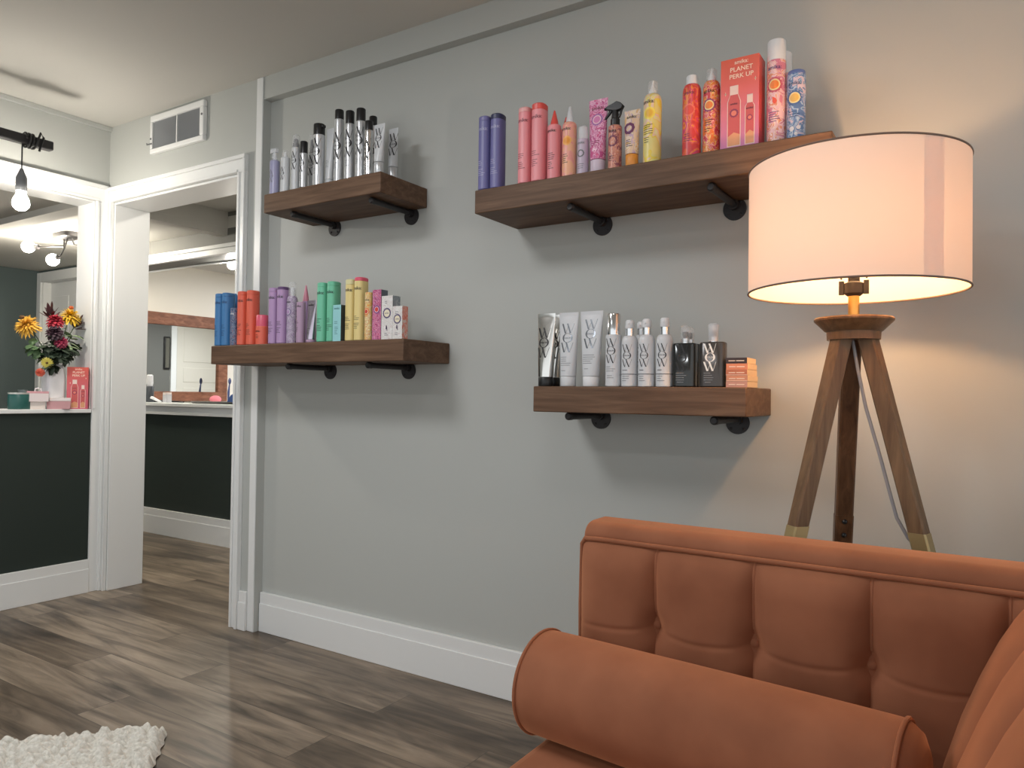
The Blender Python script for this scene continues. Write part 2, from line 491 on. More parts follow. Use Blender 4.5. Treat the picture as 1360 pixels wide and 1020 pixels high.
# casing round the pass-through (faces +x)
mb = MB()
mb.box(-3.88, -3.868, 2.0401, 2.0979, 0, 2.0099); mb.box(-3.88, -3.868, .02, .1, .938, 2.0099); mb.box(-3.88, -3.8675, .0201, 2.0978, 2.01, 2.095)
mb.box(-3.868, -3.858, 2.081, 2.0977, 0, 2.0098); mb.box(-3.868, -3.862, 2.0402, 2.054, .938, 2.0097)
mb.box(-3.8675, -3.852, .0202, 2.0976, 2.075, 2.0949); mb.box(-3.8675, -3.862, .1, 2.054, 2.0101, 2.024); mb.box(-3.8675, -3.858, 2.081, 2.0975, 2.01, 2.0749)
mb.box(-4.035, -3.8801, 2.032, 2.0398, .938, 2.0098); mb.box(-4.035, -3.8801, .1, 2.0319, 2.0, 2.0097)
struct('trim_4', mb, WHITE, 'white moulded casing and lining of the opening in the left wall', 'trim', .002)
mb = MB(); mb.box(-4.06, -3.862, .1, 2.034, .917, .937)
struct('trim_5', mb, WHITE, 'white ledge on the dark green half wall, carrying the flowers', 'ledge', .003)

def baseboard(name, label, pts, along, h=.168):
    mb = MB()
    for x0, x1, y0, y1 in pts:
        mb.box(x0, x1, y0, y1, 0, h)
        if along == 'x': mb.box(x0, x1, y0 - .004, y0, 0, h * .72)
        else: mb.box(x1, x1 + .004, y0, y1, 0, h * .72)
    return struct(name, mb, WHITE, label, 'baseboard', .003)
baseboard('baseboard_back', 'tall white baseboard along the shelf wall behind the sofa', [(-2.655, 3.0, 2.134, 2.15)], 'x')
baseboard('baseboard_pier', 'short white baseboard piece between door casing and wall corner', [(-2.75, -2.702, 2.096, 2.11)], 'x')
baseboard('baseboard_left', 'tall white baseboard below the dark green half wall on the left', [(-3.88, -3.866, -3.0, 2.04)], 'y')

# hall and the rooms beyond
mb = MB()
mb.box(-6.0, -2.4, 3.16, 3.30, 0, .865, 1); mb.box(-6.0, -2.9, 3.16, 3.33, 1.968, 2.139, 0); mb.box(-4.36, -2.4, 3.1601, 3.2999, 2.1391, 2.34, 0); mb.box(-2.55, -2.4, 2.30, 3.30, 0, 2.25, 0)
mb.box(-2.9, -2.55, 3.16, 3.30, .865, 2.0, 0)
struct('wall_hall', mb, [GREYD, GREEN], 'dark green half wall seen through the doorway with header above', 'wall')
mb = MB(); mb.box(-6.0, -2.9, 3.10, 3.34, .925, .949); mb.box(-6.0, -2.9, 3.13, 3.16, .865, .925); mb.box(-6.0, -2.9, 3.118, 3.13, .865, .885)
struct('trim_6', mb, WHITE, 'white ledge with moulding on the half wall beyond the doorway', 'ledge', .003)
mb = MB(); mb.box(-6.0, -2.9, 3.136, 3.16, 1.963, 2.03); mb.box(-6.0, -2.9, 3.122, 3.136, 2.004, 2.0301); mb.box(-6.0, -2.9, 3.13, 3.136, 1.9629, 1.978); mb.box(-6.0, -2.9, 3.33, 3.345, 1.957, 2.03)
struct('trim_7', mb, WHITE, 'white head casing above the half wall beyond the doorway', 'trim', .003)
baseboard('baseboard_hall', 'white baseboard under the half wall seen through the doorway', [(-6.0, -2.55, 3.144, 3.16)], 'x', .18)
mb = MB(); mb.box(-6.12, -6.0, 3.30, 8.0, 0, 2.14)
struct('wall_rear', mb, CREAM, 'cream wall of the far room that carries the framed mirror', 'wall')
mb = MB(); mb.box(-2.6, -2.45, 3.30, 6.06, 0, 2.14, 0); mb.box(-2.6, -2.45, 7.02, 8.0, 0, 2.14, 0); mb.box(-2.6, -2.45, 6.06, 7.02, 2.03, 2.14, 0); mb.box(-6.0, -2.6, 7.9, 8.0, 0, 2.14, 1)
struct('wall_right', mb, [GREYD, CREAM], 'dark grey wall facing the mirror, seen only as its reflection', 'wall')
mb = MB(); mb.box(-7.62, -7.5, -2.0, 3.6, 0, 2.14)
struct('wall_far', mb, GREENL, 'grey green end wall of the room behind the flowers', 'wall')
mb = MB(); mb.box(-7.5, -7.44, 3.44, 3.55, 0, 2.14); mb.box(-7.44, -6.66, 3.44, 3.55, 2.04, 2.14); mb.box(-6.66, -6.12, 3.44, 3.55, 0, 2.14)
struct('wall_side', mb, GREENL, 'short grey green wall around the white doorway behind the flowers', 'wall')
mb = MB(); mb.box(-7.5, -7.43, 3.42, 3.44, 0, 2.12); mb.box(-6.67, -6.58, 3.42, 3.44, 0, 2.12); mb.box(-7.43, -6.67, 3.42, 3.44, 2.03, 2.12)
mb.box(-7.44, -7.42, 3.44, 3.55, 0, 2.04); mb.box(-7.42, -6.68, 3.44, 3.55, 2.03, 2.04)
struct('trim_8', mb, WHITE, 'white door casing at the back of the room behind the flowers', 'trim', .003)
# white door in that casing
dr = thing('door_1', 'white panelled door in the casing behind the bouquet', 'door', (-7.05, 3.53, 0)); dr['kind'] = 'structure'
mb = MB(); mb.box(-.37, .37, -.02, .02, .01, 2.03)
for x0, x1 in ((-.30, -.04), (.04, .30)):
    mb.box(x0, x1, -.026, -.02, .2, .9); mb.box(x0, x1, -.026, -.02, 1.02, 1.9)
mb.build('door_panel', WHITE, dr, bevel=.006)
mb = MB(); mb.ball((.31, -.06, .98), .025, .025, .025); mb.tube([(.31, -.02, .98), (.31, -.06, .98)], .01); mb.build('door_knob', CHROME, dr)
# the door that the mirror reflects
dr = thing('door_2', 'white panelled door reflected in the wooden framed mirror', 'door', (-2.58, 6.54, 0)); dr['kind'] = 'structure'
mb = MB(); mb.box(-.02, .02, -.46, .46, .01, 2.02)
for z0, z1 in ((.12, .42), (.5, .8), (.88, 1.08), (1.16, 1.36), (1.44, 1.9)):
    mb.box(-.026, -.02, -.36, .36, z0, z1)
mb.build('door_panel', CREAM, dr, bevel=.006)
mb = MB(); mb.ball((-.06, .4, .98), .025, .025, .025); mb.tube([(-.02, .4, .98), (-.06, .4, .98)], .01); mb.build('door_knob', CHROME, dr)
mb = MB(); mb.box(-2.63, -2.6, 5.98, 6.06, 0, 2.1); mb.box(-2.63, -2.6, 7.02, 7.1, 0, 2.1); mb.box(-2.63, -2.6, 6.06, 7.02, 2.03, 2.1)
struct('trim_9', mb, WHITE, 'white door casing reflected beside the picture in the mirror', 'trim', .003)
pf = thing('picture_frame', 'thin dark picture frame reflected at the middle of the mirror', 'picture', (-2.6, 5.925, 1.55))
mb = MB(); mb.box(-.025, 0, -.045, .045, -.22, .22); mb.build('frame', BLACKP, pf, bevel=.004)
mb = MB(); mb.box(-.027, -.0255, -.028, .028, -.2, .2); mb.build('print', M('print_paper', (92, 90, 80), .6), pf)

# vent
vt = thing('air_vent', 'white return air vent with grey louvres above the doorway', 'vent', (-3.27, 2.11, 2.2))
mb = MB(); w, h = .2135, .188
for b in ((-w, w, 0, .024), (-w, w, h - .03, h), (-w, -w + .018, .024, h - .03), (w - .03, w, .024, h - .03)):
    mb.box(b[0], b[1], -.022, 0, b[2], b[3])
mb.build('frame', WHITE, vt, bevel=.004)
mb = MB()
for k in range(44):
    x = -w + .022 + k * (2 * w - .052) / 43
    mb.add([(x - .0035, -.014, .024), (x + .0015, -.006, .024), (x + .0015, -.006, h - .03), (x - .0035, -.014, h - .03)], [(0, 1, 2, 3)])
mb.box(-w + .018, w - .03, -.003, -.0005, .024, h - .03, 1)
mb.build('louvre', [M('louvre_grey', (176, 178, 180), .4, .1), M('vent_dark', (96, 97, 98), .7)], vt)
mb = MB(); mb.box(-.002, .004, -.018, -.004, .024, h - .03); mb.build('mullion', WHITE, vt)
for x, z in ((-w + .008, .075), (w - .012, .12)):
    mb = MB(); mb.ball((x, -.0225, z), .006, .003, .006, 10, 6); mb.build('screw', GREYP, vt)
mb = MB(); mb.tube([(-w + .018, -.022, .05), (-w - .004, -.034, .044), (-w - .012, -.03, .052)], .0035); mb.build('lever', GREYP, vt)

# ------------------------------------------------------------------ shelves
def shelf(label, x0, x1, z0, z1, brackets, notch=None):
    t = thing('floating_shelf', label, 'shelf', ((x0 + x1) / 2, 2.15, z0), 0, 'wooden shelves on iron pipe brackets')
    cx = (x0 + x1) / 2; mb = MB(); Y0 = 1.895 - 2.15
    if notch: pts = [(x0 - cx, Y0), (x1 - cx, Y0), (x1 - cx, -.001), (notch - cx, -.001), (notch - cx, -.042), (x0 - cx, -.042)]
    else: pts = [(x0 - cx, Y0), (x1 - cx, Y0), (x1 - cx, -.001), (x0 - cx, -.001)]
    mb.prism(pts, 0, z1 - z0)
    mb.build('board', SHELFW, t, bevel=.003)
    for bx in brackets:
        x = bx - cx; zc = -.0118
        mb = MB(); mb.tube([(x, -.012, zc), (x, -.215, zc)], .0102, 16); br = mb.build('bracket', IRON, t)
        mb = MB(); mb.tube([(x, 0, zc - .010), (x, -.006, zc - .010)], .0335, 28); mb.tube([(x, -.006, zc), (x, -.022, zc)], .0155, 20)
        for a in (.8, 2.4, 3.9, 5.5): mb.ball((x + .025 * math.cos(a), -.007, zc - .010 + .025 * math.sin(a)), .004, .0025, .004, 8, 5)
        mb.build('flange', IRON, br)
        mb = MB(); mb.tube([(x, -.203, zc), (x, -.204, zc), (x, -.222, zc), (x, -.227, zc)], [.0102, .0117, .0117, .008], 16); mb.build('end_cap', IRON, br)
    return t
UL, LL, UR, BR = 1.805, 1.222, 1.681, 1.064
shelf('upper left brown wooden shelf holding silver and white bottles', -2.378, -1.768, 1.732, UL, (-2.25, -1.841))
shelf('lower left brown wooden shelf beside the doorway, holding rainbow coloured bottles', -2.69, -1.652, 1.147, LL, (-2.261, -1.844), -2.655)
shelf('long upper right brown wooden shelf holding pink bottles and a red carton', -1.366, -.315, 1.607, UR, (-1.041, -.619))
shelf('lower right brown wooden shelf holding white spray bottles and tubes', -1.141, -.513, .988, BR, (-1.039, -.605))

# ------------------------------------------------------------------ products
def fineprint(S, parent, mat, entries):
    a = [e for e in entries if e[0] == 't']; b = [e for e in entries if e[0] == 'l']
    if a:
        mb = MB()
        for e in a: S.text(mb, e[1], e[2], e[3], e[4])
        mb.build('lettering', mat, parent)
    if b:
        mb = MB()
        for e in b: S.lines(mb, e[1], e[2], e[3], e[4])
        mb.build('fine_print', mat, parent)

def slab(x, y, zb, h, col, label, group, cap=None, caph=.016, ink=None, rx=.0195, ry=.025, rough=.38, name='shampoo_bottle', yaw=0):
    """rounded slab hair-care bottle standing on the shelf, cap the same section as the body"""
    t = thing(name, label, 'bottle', (x, y, zb), yaw, group)
    n = 2.7; zc = h - caph
    R = [(0, rx - .003, ry - .003, n), (.003, rx, ry, n), (zc, rx, ry, n)]
    mb = MB(); mb.loft(R); mb.build('body', col, t)
    Rc = [(zc, rx, ry, n), (h - .004, rx, ry, n), (h - .001, rx - .002, ry - .002, n), (h, rx - .005, ry - .005, n)]
    mb = MB(); mb.loft([(zc + .0004, rx - .0012, ry - .0012, n), (zc + .0012, rx - .0004, ry - .0004, n)] + Rc[1:]); mb.build('cap', cap or col, t)
    S = Surf(R); ik = ink or INK
    fineprint(S, t, ik, [('t', 'amika:', .0158, 0, h * .80), ('l', 0, h * .38, .028, 3), ('l', 0, h * .27, .028, 4)])
    return t

def can(name, x, y, zb, r, hb, label, group, body, rn=None, shoulder=.014, cat='bottle', base=None):
    """round can or bottle body with a rounded shoulder"""
    t = thing(name, label, cat, (x, y, zb), 0, group)
    rn = rn or r * .7
    R = shoulder_rings(r, 0, hb - shoulder, rn, hb)
    mb = MB(); mb.loft(R); mb.build('body', body, t)
    if base:
        mb = MB(); mb.loft([(0.001, r + .0004, r + .0004, 2), (.012, r + .0004, r + .0004, 2)]); mb.build('base_band', base, t)
    return t, Surf(R)

def cap_cyl(t, r, z0, z1, mat, name='cap', ry=None, taper=0):
    R = [(z0, r, r, 2), (z1 - .004, r - taper, r - taper, 2), (z1 - .0012, r - taper - .0015, r - taper - .0015, 2), (z1, r - taper - .004, r - taper - .004, 2)]
    mb = MB(); mb.loft(R); return mb.build(name, mat, t)

def clear_cap(t, r, z0, z1, name='clear_cap', mat=None, r1=None):
    r1 = r1 or r * .9
    mb = MB(); mb.loft([(z0, r, r, 2), (z1 - .004, r1, r1, 2), (z1, r1 - .004, r1 - .004, 2)], 20, cap0=False)
    return mb.build(name, mat or CLEAR, t)

def cone(t, r, z0, z1, mat, name='nozzle', tip=.0025):
    mb = MB(); mb.loft([(z0, r, r, 2), (z0 + (z1 - z0) * .25, r * .86, r * .86, 2), (z1 - .002, tip, tip, 2), (z1, tip * .6, tip * .6, 2)], 18)
    return mb.build(name, mat, t)

def sprayer(t, z0, z1, mat, collar=None, rc=.0125, rh=.013, name='spray_head'):
    """fine mist head: collar, actuator with a nozzle dot"""
    zc = z0 + (z1 - z0) * .45
    if collar:
        mb = MB(); mb.loft([(z0, rc, rc, 2), (zc, rc, rc, 2)], 22); mb.build('collar', collar, t)
    else: zc = z0
    mb = MB(); mb.loft([(zc, rc * .9, rc * .9, 2), (zc + .003, rh, rh, 2), (z1 - .004, rh * .94, rh * .94, 2), (z1, rh * .7, rh * .7, 2)], 20)
    mb.tube([(0, -rh * .9, z1 - .011), (0, -rh * 1.12, z1 - .011)], .003, 8)
    return mb.build(name, mat, t)

def tube_pack(x, y, zb, r, w, h, hc, body, cap, label, group, name='squeeze_tube'):
    """squeeze tube standing on its cap: round at the cap, flattening to a crimped seam on top"""
    t = thing(name, label, 'tube', (x, y, zb), 0, group)
    R = []
    for k in range(0, 15):
        f = k / 14; e = f ** 1.25
        R.append((hc + (h - .012 - hc) * f, r + (w / 2 - r) * f, r * (1 - e) + .0018 * e, 2 + .4 * f))
    R += [(h - .011, w / 2, .0016, 2.6), (h, w / 2, .0014, 2.6)]
    mb = MB(); mb.loft(R, 32); mb.build('body', body, t)
    mb = MB(); mb.loft(cyl_rings(r * .97, 0, hc - .0006, .0018), 26); mb.build('cap', cap, t)
    return t, Surf(R)

def carton(x0, x1, y0, d, zb, h, front, side, label, group, name='product_box', mats=None):
    t = thing(name, label, 'box', ((x0 + x1) / 2, y0 + d / 2, zb), 0, group)
    w = (x1 - x0) / 2; mb = MB()
    vs = [(-w, -d / 2, 0), (w, -d / 2, 0), (w, d / 2, 0), (-w, d / 2, 0), (-w, -d / 2, h), (w, -d / 2, h), (w, d / 2, h), (-w, d / 2, h)]
    mb.add(vs, [(0, 1, 5, 4)], 0); mb.add(vs, [(1, 2, 6, 5), (3, 0, 4, 7), (2, 3, 7, 6), (4, 5, 6, 7), (0, 3, 2, 1)], 1)
    mb.build('carton', [front, side], t, bevel=.0008, seg=1)
    return t, Surf(flat=-d / 2)

# --- upper left shelf: silver and white stylers -----------------------------------
GUL = 'silver and white styling products on the upper left shelf'
LAV = M('lavender_lotion', (164, 163, 194), .3); WHT = M('white_bottle', (205, 207, 209), .3)
t, S = can('spray_bottle', -2.347, 1.92, UL, .019, .135, 'lavender spray bottle with clear trigger, first from the left on its shelf', GUL, LAV, .009, .006)
mb = MB(); mb.loft([(.135, .009, .009, 2), (.15, .008, .008, 2)], 16); mb.box(-.020, .012, -.007, .007, .166, .182); mb.loft([(.15, .006, .006, 2), (.168, .006, .006, 2)], 12)
mb.add([(-.021, -.004, .181), (-.0255, -.004, .168), (-.021, -.004, .165), (-.021, .004, .181), (-.0255, .004, .168), (-.021, .004, .165)], [(0, 1, 2), (3, 5, 4), (0, 3, 4, 1), (1, 4, 5, 2)])
mb.tube([(-.008, 0, .166), (-.012, 0, .155), (-.016, 0, .148)], .003, 8)
mb.build('trigger', MILKY, t, bevel=.001)
wow_logo(S, t, 0, .045, .05, GREYINK)
t, S = can('spray_bottle', -2.293, 1.926, UL, .0175, .14, 'white bottle with short clear cap, between the lavender and tall clear-capped bottles', GUL, WHT, .012, .006)
clear_cap(t, .014, .14, .168); sprayer(t, .14, .16, WHITEP, None, .006, .006)
wow_logo(S, t, 0, .05, .05, INK)
t, S = can('spray_bottle', -2.245, 1.935, UL, .016, .172, 'slim white bottle with grey spray head under a tall clear cap', GUL, WHT, .013, .005)
sprayer(t, .172, .206, GREYP, GREYP, .0125, .009); clear_cap(t, .0155, .172, .222)
wow_logo(S, t, 0, .085, .07, INK)
def wowcan(x, y, r, hb, ht, label, body=SILVER, logo=(.09, .1), base=None, rc=None):
    t, S = can('aerosol_can', x, y, UL, r, hb, label, GUL, body, (rc or r * .92), .006, 'spray can', base)
    cap_cyl(t, rc or r * .93, hb - .0005, ht, BLACKP)
    if logo: wow_logo(S, t, 0, logo[0], logo[1], INK, 1.1)
    fineprint(S, t, GREYINK, [('l', 0, max(.03, logo[0] - .015) if logo else .05, .022, 4)])
    return t
wowcan(-2.203, 1.937, .0155, .143, .19, 'small silver can with black cap and black foot band', SILVER, (.07, .065), BLACKP)
t, S = can('spray_bottle', -2.264, 2.035, UL, .018, .18, 'white bottle with clear-capped grey nozzle standing behind the small black-capped can', GUL, WHT, .013, .005)
sprayer(t, .18, .235, GREYP, GREYP, .01, .009); clear_cap(t, .0165, .18, .258)
wow_logo(S, t, .004, .09, .08, INK)
t = wowcan(-2.126, 1.942, .022, .2, .243, 'widest silver can with a broad black cap that has a lip', SILVER, (.085, .1), None, .0215)
mb = MB(); mb.box(.012, .027, -.009, .009, .226, .238); mb.build('lip', BLACKP, t, bevel=.003)
t, S = tube_pack(-2.083, 1.958, UL, .0165, .038, .224, .03, WHT, WHT, 'plain white capless tube between the widest can and the tall silver cans', GUL)
fineprint(S, t, GREYINK, [('l', 0, .10, .024, 5)])
wowcan(-2.021, 1.942, .0175, .24, .277, 'tall silver can with black cap, leftmost of the tall front trio')
wowcan(-1.966, 1.942, .017, .213, .262, 'tall silver can with black cap, middle of the tall front trio')
wowcan(-1.911, 1.942, .018, .212, .26, 'tall silver can with black cap, rightmost of the tall front trio')
wowcan(-1.954, 2.05, .016, .237, .275, 'silver can mostly hidden behind the tall trio, only its black cap showing')
wowcan(-1.866, 1.937, .0155, .17, .205, 'shiny short silver can with black cap beside the white tubes', CHROME, (.06, .08))
t, S = tube_pack(-1.815, 1.937, UL, .0175, .05, .184, .048, WHT, SILVER, 'white tube on silver cap at the front right corner of its shelf', GUL)
wow_logo(S, t, 0, .095, .075, INK)
t, S = tube_pack(-1.838, 2.035, UL, .0175, .045, .203, .06, WHT, SILVER, 'white tube on silver cap, behind the tube at the shelf corner', GUL)
wow_logo(S, t, .004, .1, .085, INK)

# --- lower left shelf: rainbow ---------------------------------------------------
GLL = 'rainbow coloured bottles and boxes on the lower left shelf'
BLUE = M('blue_bottle', (66, 124, 178), .35); ORNG = M('orange_red_bottle', (228, 104, 80), .35); PURP = M('purple_bottle', (178, 146, 188), .35)
GRN = M('green_bottle', (112, 194, 160), .35); YEL = M('yellow_bottle', (226, 206, 140), .35)
PINKCAP = M('rose_pink_cap', (222, 92, 116), .35); DPURP = M('deep_purple_cap', (104, 74, 118), .35)
BLUEINK = M('navy_ink', (30, 58, 104), .45)
slab(-2.661, 1.92, LL, .215, BLUE, 'blue bottle at the far left end of its shelf', GLL, ink=BLUEINK)
slab(-2.617, 1.92, LL, .216, BLUE, 'blue bottle between the leftmost blue one and the dark floral bottle', GLL, ink=BLUEINK)
FLOR = Mpattern('blue_floral_wrap', [(44, 66, 104), (108, 126, 150), (60, 88, 130), (152, 160, 176), (120, 92, 110)], 85)
t, S = can('spray_bottle', -2.572, 1.917, LL, .0165, .152, 'short dark blue floral bottle in front of the blue ones', GLL, FLOR, .014, .004)
fineprint(S, t, WHITEINK, [('t', 'amika:', .011, 0, .125)])
t, S = can('spray_bottle', -2.672, 1.99, LL, .018, .165, 'blue bottle with domed blue cap, standing behind the floral bottle', GLL, BLUE, .017, .004)
mb = MB(); mb.loft([(.165, .0172, .0172, 2), (.2, .017, .017, 2), (.215, .014, .014, 2), (.226, .007, .007, 2)], 20); mb.build('cap', BLUE, t)
slab(-2.527, 1.927, LL, .217, ORNG, 'orange red bottle, left of the tall orange pair', GLL)
slab(-2.474, 1.93, LL, .218, ORNG, 'orange red bottle, right of the tall orange pair', GLL)
t, S = can('product_jar', -2.4215, 1.935, LL, .0255, .073, 'short stubby orange bottle with pink cap', GLL, ORNG, .0245, .003)
cap_cyl(t, .0245, .0732, .118, PINKCAP)
fineprint(S, t, INK, [('t', 'amika:', .011, 0, .05), ('l', 0, .038, .02, 3)])
slab(-2.3355, 1.925, LL, .218, PURP, 'purple bottle beside the stubby orange one', GLL)
slab(-2.287, 1.925, LL, .219, PURP, 'purple bottle with darker purple lid', GLL, DPURP, .012)
PFLOR = Mpattern('lilac_floral_wrap', [(150, 122, 160), (196, 184, 200), (168, 150, 180), (210, 200, 210), (130, 120, 140)], 95)
t, S = can('spray_bottle', -2.2445, 1.93, LL, .0205, .182, 'lilac floral bottle with tall clear cap', GLL, PFLOR, .013, .02)
clear_cap(t, .0145, .18, .237, r1=.0142); sprayer(t, .18, .215, MILKY, None, .007, .008)
sun_emblem(S, t, 0, .12, .014, (M('lilac_ink', (126, 108, 148), .4), M('pale_lilac', (206, 196, 212), .4), PURP))
fineprint(S, t, INK, [('t', 'amika:', .01, 0, .155)])
PNOZ = M('rose_nozzle', (206, 132, 152), .35)
t, S = can('nozzle_bottle', -2.248, 2.0, LL, .018, .17, 'bottle with pink pointed nozzle, behind the lilac and mauve ones', GLL, PURP, .012, .012)
cone(t, .0125, .17, .234, PNOZ)
MAUV = M('mauve_bottle', (176, 146, 172), .4)
t, S = can('lotion_bottle', -2.183, 1.92, LL, .0165, .154, 'short mauve bottle between the clear-capped and the foil one', GLL, MAUV, .0155, .003)
fineprint(S, t, INK, [('t', 'amika:', .011, 0, .135), ('l', 0, .08, .02, 2), ('l', 0, .055, .022, 3)])
PFOIL = M('lilac_foil', (196, 186, 200), .18, .9)
t, S = tube_pack(-2.132, 1.925, LL, .0185, .048, .159, .012, PFOIL, MAUV, 'crumpled silver lilac foil tube beside the green bottles', GLL)
fineprint(S, t, INK, [('t', 'amika:', .012, 0, .138), ('l', 0, .05, .024, 4)])
slab(-2.067, 1.925, LL, .219, GRN, 'green bottle, left of the green pair', GLL)
slab(-2.0205, 1.93, LL, .221, GRN, 'green bottle, right of the green pair behind the aqua box', GLL)
AQUA = M('aqua_carton', (150, 206, 210), .45); AQD = M('dark_carton_side', (60, 66, 68), .5)
t, S = carton(-1.9925, -1.9525, 1.900, .03, LL, .131, AQUA, AQD, 'slim pale aqua box between the green and yellow bottles', GLL)
fineprint(S, t, M('teal_ink', (60, 110, 118), .5), [('t', 'amika:', .011, 0, .115), ('l', 0, .07, .026, 2), ('l', 0, .05, .022, 5)])
slab(-1.927, 1.93, LL, .222, YEL, 'plain yellow bottle, left of the yellow pair', GLL, M('pale_yellow_cap', (216, 210, 160), .35), .02)
slab(-1.883, 1.93, LL, .226, YEL, 'yellow bottle with pink lid', GLL, PINKCAP, .014)
YFLOR = Mpattern('yellow_floral_wrap', [(226, 196, 120), (232, 150, 70), (214, 206, 150), (206, 110, 90), (232, 214, 160)], 70)
t, S = can('aerosol_can', -1.831, 1.917, LL, .0155, .168, 'small yellow and orange floral can beside the magenta box', GLL, YFLOR, .0135, .006, 'spray can')
sun_emblem(S, t, 0, .1, .012, (M('orange_ink', (226, 112, 50), .4), M('cream_ink', (240, 220, 170), .4), M('red_ink', (206, 60, 50), .4)))
fineprint(S, t, INK, [('t', 'amika:', .0095, 0, .138)])
MFLOR = Mpattern('magenta_floral_carton', [(160, 56, 110), (200, 80, 120), (230, 170, 190), (120, 60, 130), (214, 120, 150)], 90, .45)
SLATE = M('slate_carton_side', (98, 104, 112), .5); GREYB = Mpattern('grey_blue_carton_side', [(140, 152, 158), (160, 170, 174), (120, 134, 142)], 40, .5)
CORAL = Mpattern('coral_carton_side', [(226, 120, 100), (230, 170, 156), (236, 150, 130), (220, 200, 190)], 60, .5)
WFLOR = Mpattern('white_floral_carton', [(214, 210, 206), (224, 222, 218), (222, 220, 218), (206, 190, 188), (226, 224, 222)], 60, .45)
t, S = carton(-1.8045, -1.7645, 1.905, .034, LL, .174, MFLOR, SLATE, 'magenta floral box with dark slate side', GLL)
sun_emblem(S, t, 0, .105, .014, (M('violet_ink', (110, 60, 130), .4), M('pale_pink_ink', (240, 200, 210), .4), M('red_ink', (206, 60, 50), .4)))
def floral_white(x0, x1, d, h, side, label, zc, R):
    t, S = carton(x0, x1, 1.905, d, LL, h, WFLOR, side, label, GLL)
    mb = MB(); S.disc(mb, 0, zc, R, 0, .0005, .06, 16); S.disc(mb, 0, zc, R * .72, 1, .0008); S.text(mb, 'amika:', .007, 0, zc - .002, 0, .0012)
    mb.build('emblem', [M('violet_grey_ink', (92, 80, 116), .4), M('cream_ink2', (232, 222, 196), .4)], t)
    mb = MB(); S.stroke(mb, (-.003, .035), (-.001, .048), .004); S.stroke(mb, (.002, .03), (.0, .044), .003); S.lines(mb, 0, .02, .02, 2); S.lines(mb, 0, h - .02, .02, 2)
    mb.build('lettering', M('plum_ink', (70, 50, 80), .45), t)
floral_white(-1.762, -1.7118, .04, .15, GREYB, 'white box with a ring flower and grey blue side', .09, .018)
floral_white(-1.711, -1.668, .03, .112, CORAL, 'shorter white ring flower box with coral side at the shelf end', .068, .0165)

# --- upper right shelf -----------------------------------------------------------
GUR = 'pink, purple and orange products on the upper right shelf'
VIO = M('violet_bottle', (108, 106, 158), .4); NAVY = M('navy_cap', (44, 46, 82), .4); PINK = M('pink_bottle', (234, 146, 152), .4)
PINKL = M('pale_pink_cap', (232, 168, 166), .4); REDC = M('coral_red_cap', (226, 84, 76), .35); VINK = M('pale_violet_ink', (176, 176, 206), .45)
ROSE = M('rose_ink', (120, 50, 66), .45)
slab(-1.3425, 1.92, UR, .234, VIO, 'violet bottle with matching cap at the left end of its shelf', GUR, ink=VINK, rx=.02)
slab(-1.3, 1.925, UR, .236, VIO, 'violet bottle with dark navy lid', GUR, NAVY, .018, VINK, rx=.0205)
slab(-1.1967, 1.925, UR, .235, PINK, 'tall pink bottle with pale pink lid', GUR, PINKL, .016, ROSE, rx=.0205)
slab(-1.148, 1.925, UR, .238, PINK, 'tall pink bottle with coral red lid', GUR, REDC, .02, ROSE, rx=.0215)
t, S = can('nozzle_bottle', -1.098, 1.927, UR, .0205, .166, 'pink bottle with red pointed nozzle in the front row', GUR, PINK, .0145, .004)
cone(t, .0125, .166, .212, REDC)
fineprint(S, t, INK, [('t', 'amika:', .0125, 0, .142), ('l', 0, .077, .024, 4), ('l', 0, .05, .022, 4)])
t, S = can('nozzle_bottle', -1.112, 2.025, UR, .02, .185, 'pink bottle with red nozzle, hidden behind the front row', GUR, PINK, .0145, .004)
cone(t, .012, .185, .226, REDC)
PEACH = Mpattern('peach_wrap', [(236, 176, 140), (236, 166, 150), (232, 154, 144), (240, 190, 150)], 26)
t, S = can('nozzle_bottle', -1.046, 1.927, UR, .0215, .164, 'peach bottle with orange sun and tall pointed clear cap', GUR, PEACH, .014, .014)
cone(t, .0125, .163, .213, MILKY, 'clear_cap', .004)
sun_emblem(S, t, .002, .106, .014, (M('light_orange_ink', (244, 180, 90), .4), M('amber_ink', (240, 160, 60), .4), M('gold_ink', (230, 150, 40), .4)))
fineprint(S, t, INK, [('t', 'amika:', .0125, -.002, .138), ('l', -.003, .065, .022, 5)])
LAVP = M('pale_lavender_bottle', (192, 178, 196), .35)
t, S = can('lotion_bottle', -1.0, 1.926, UR, .0165, .106, 'small pale lavender bottle with clear cap', GUR, LAVP, .015, .003)
clear_cap(t, .0155, .105, .145, mat=MILKY)
fineprint(S, t, GREYP, [('t', 'amika:', .01, 0, .09), ('l', 0, .03, .02, 3)])
mb = MB(); S.disc(mb, 0, .062, .011, 0, .0005, .06, 12, r0=.0075); mb.build('emblem', GREYP, t)
MAGT = Mpattern('pink_swirl_wrap', [(206, 90, 140), (232, 176, 204), (216, 130, 176), (238, 196, 214), (190, 80, 136)], 65)
t, S = tube_pack(-.9535, 1.93, UR, .0225, .06, .217, .038, MAGT, M('pale_lilac_cap', (206, 190, 204), .35), 'tall pink swirl printed tube beside the black trigger bottle', GUR)
sun_emblem(S, t, 0, .155, .018, (M('violet_pink_ink', (170, 110, 170), .4), M('pale_pink_ink', (240, 200, 210), .4), M('mid_pink_ink', (214, 130, 180), .4)))
fineprint(S, t, ROSE, [('t', 'amika:', .015, 0, .186), ('l', 0, .09, .03, 3)])
AMB = Mpattern('amber_wrap', [(206, 140, 116), (196, 120, 104), (214, 160, 140), (150, 84, 92)], 60)
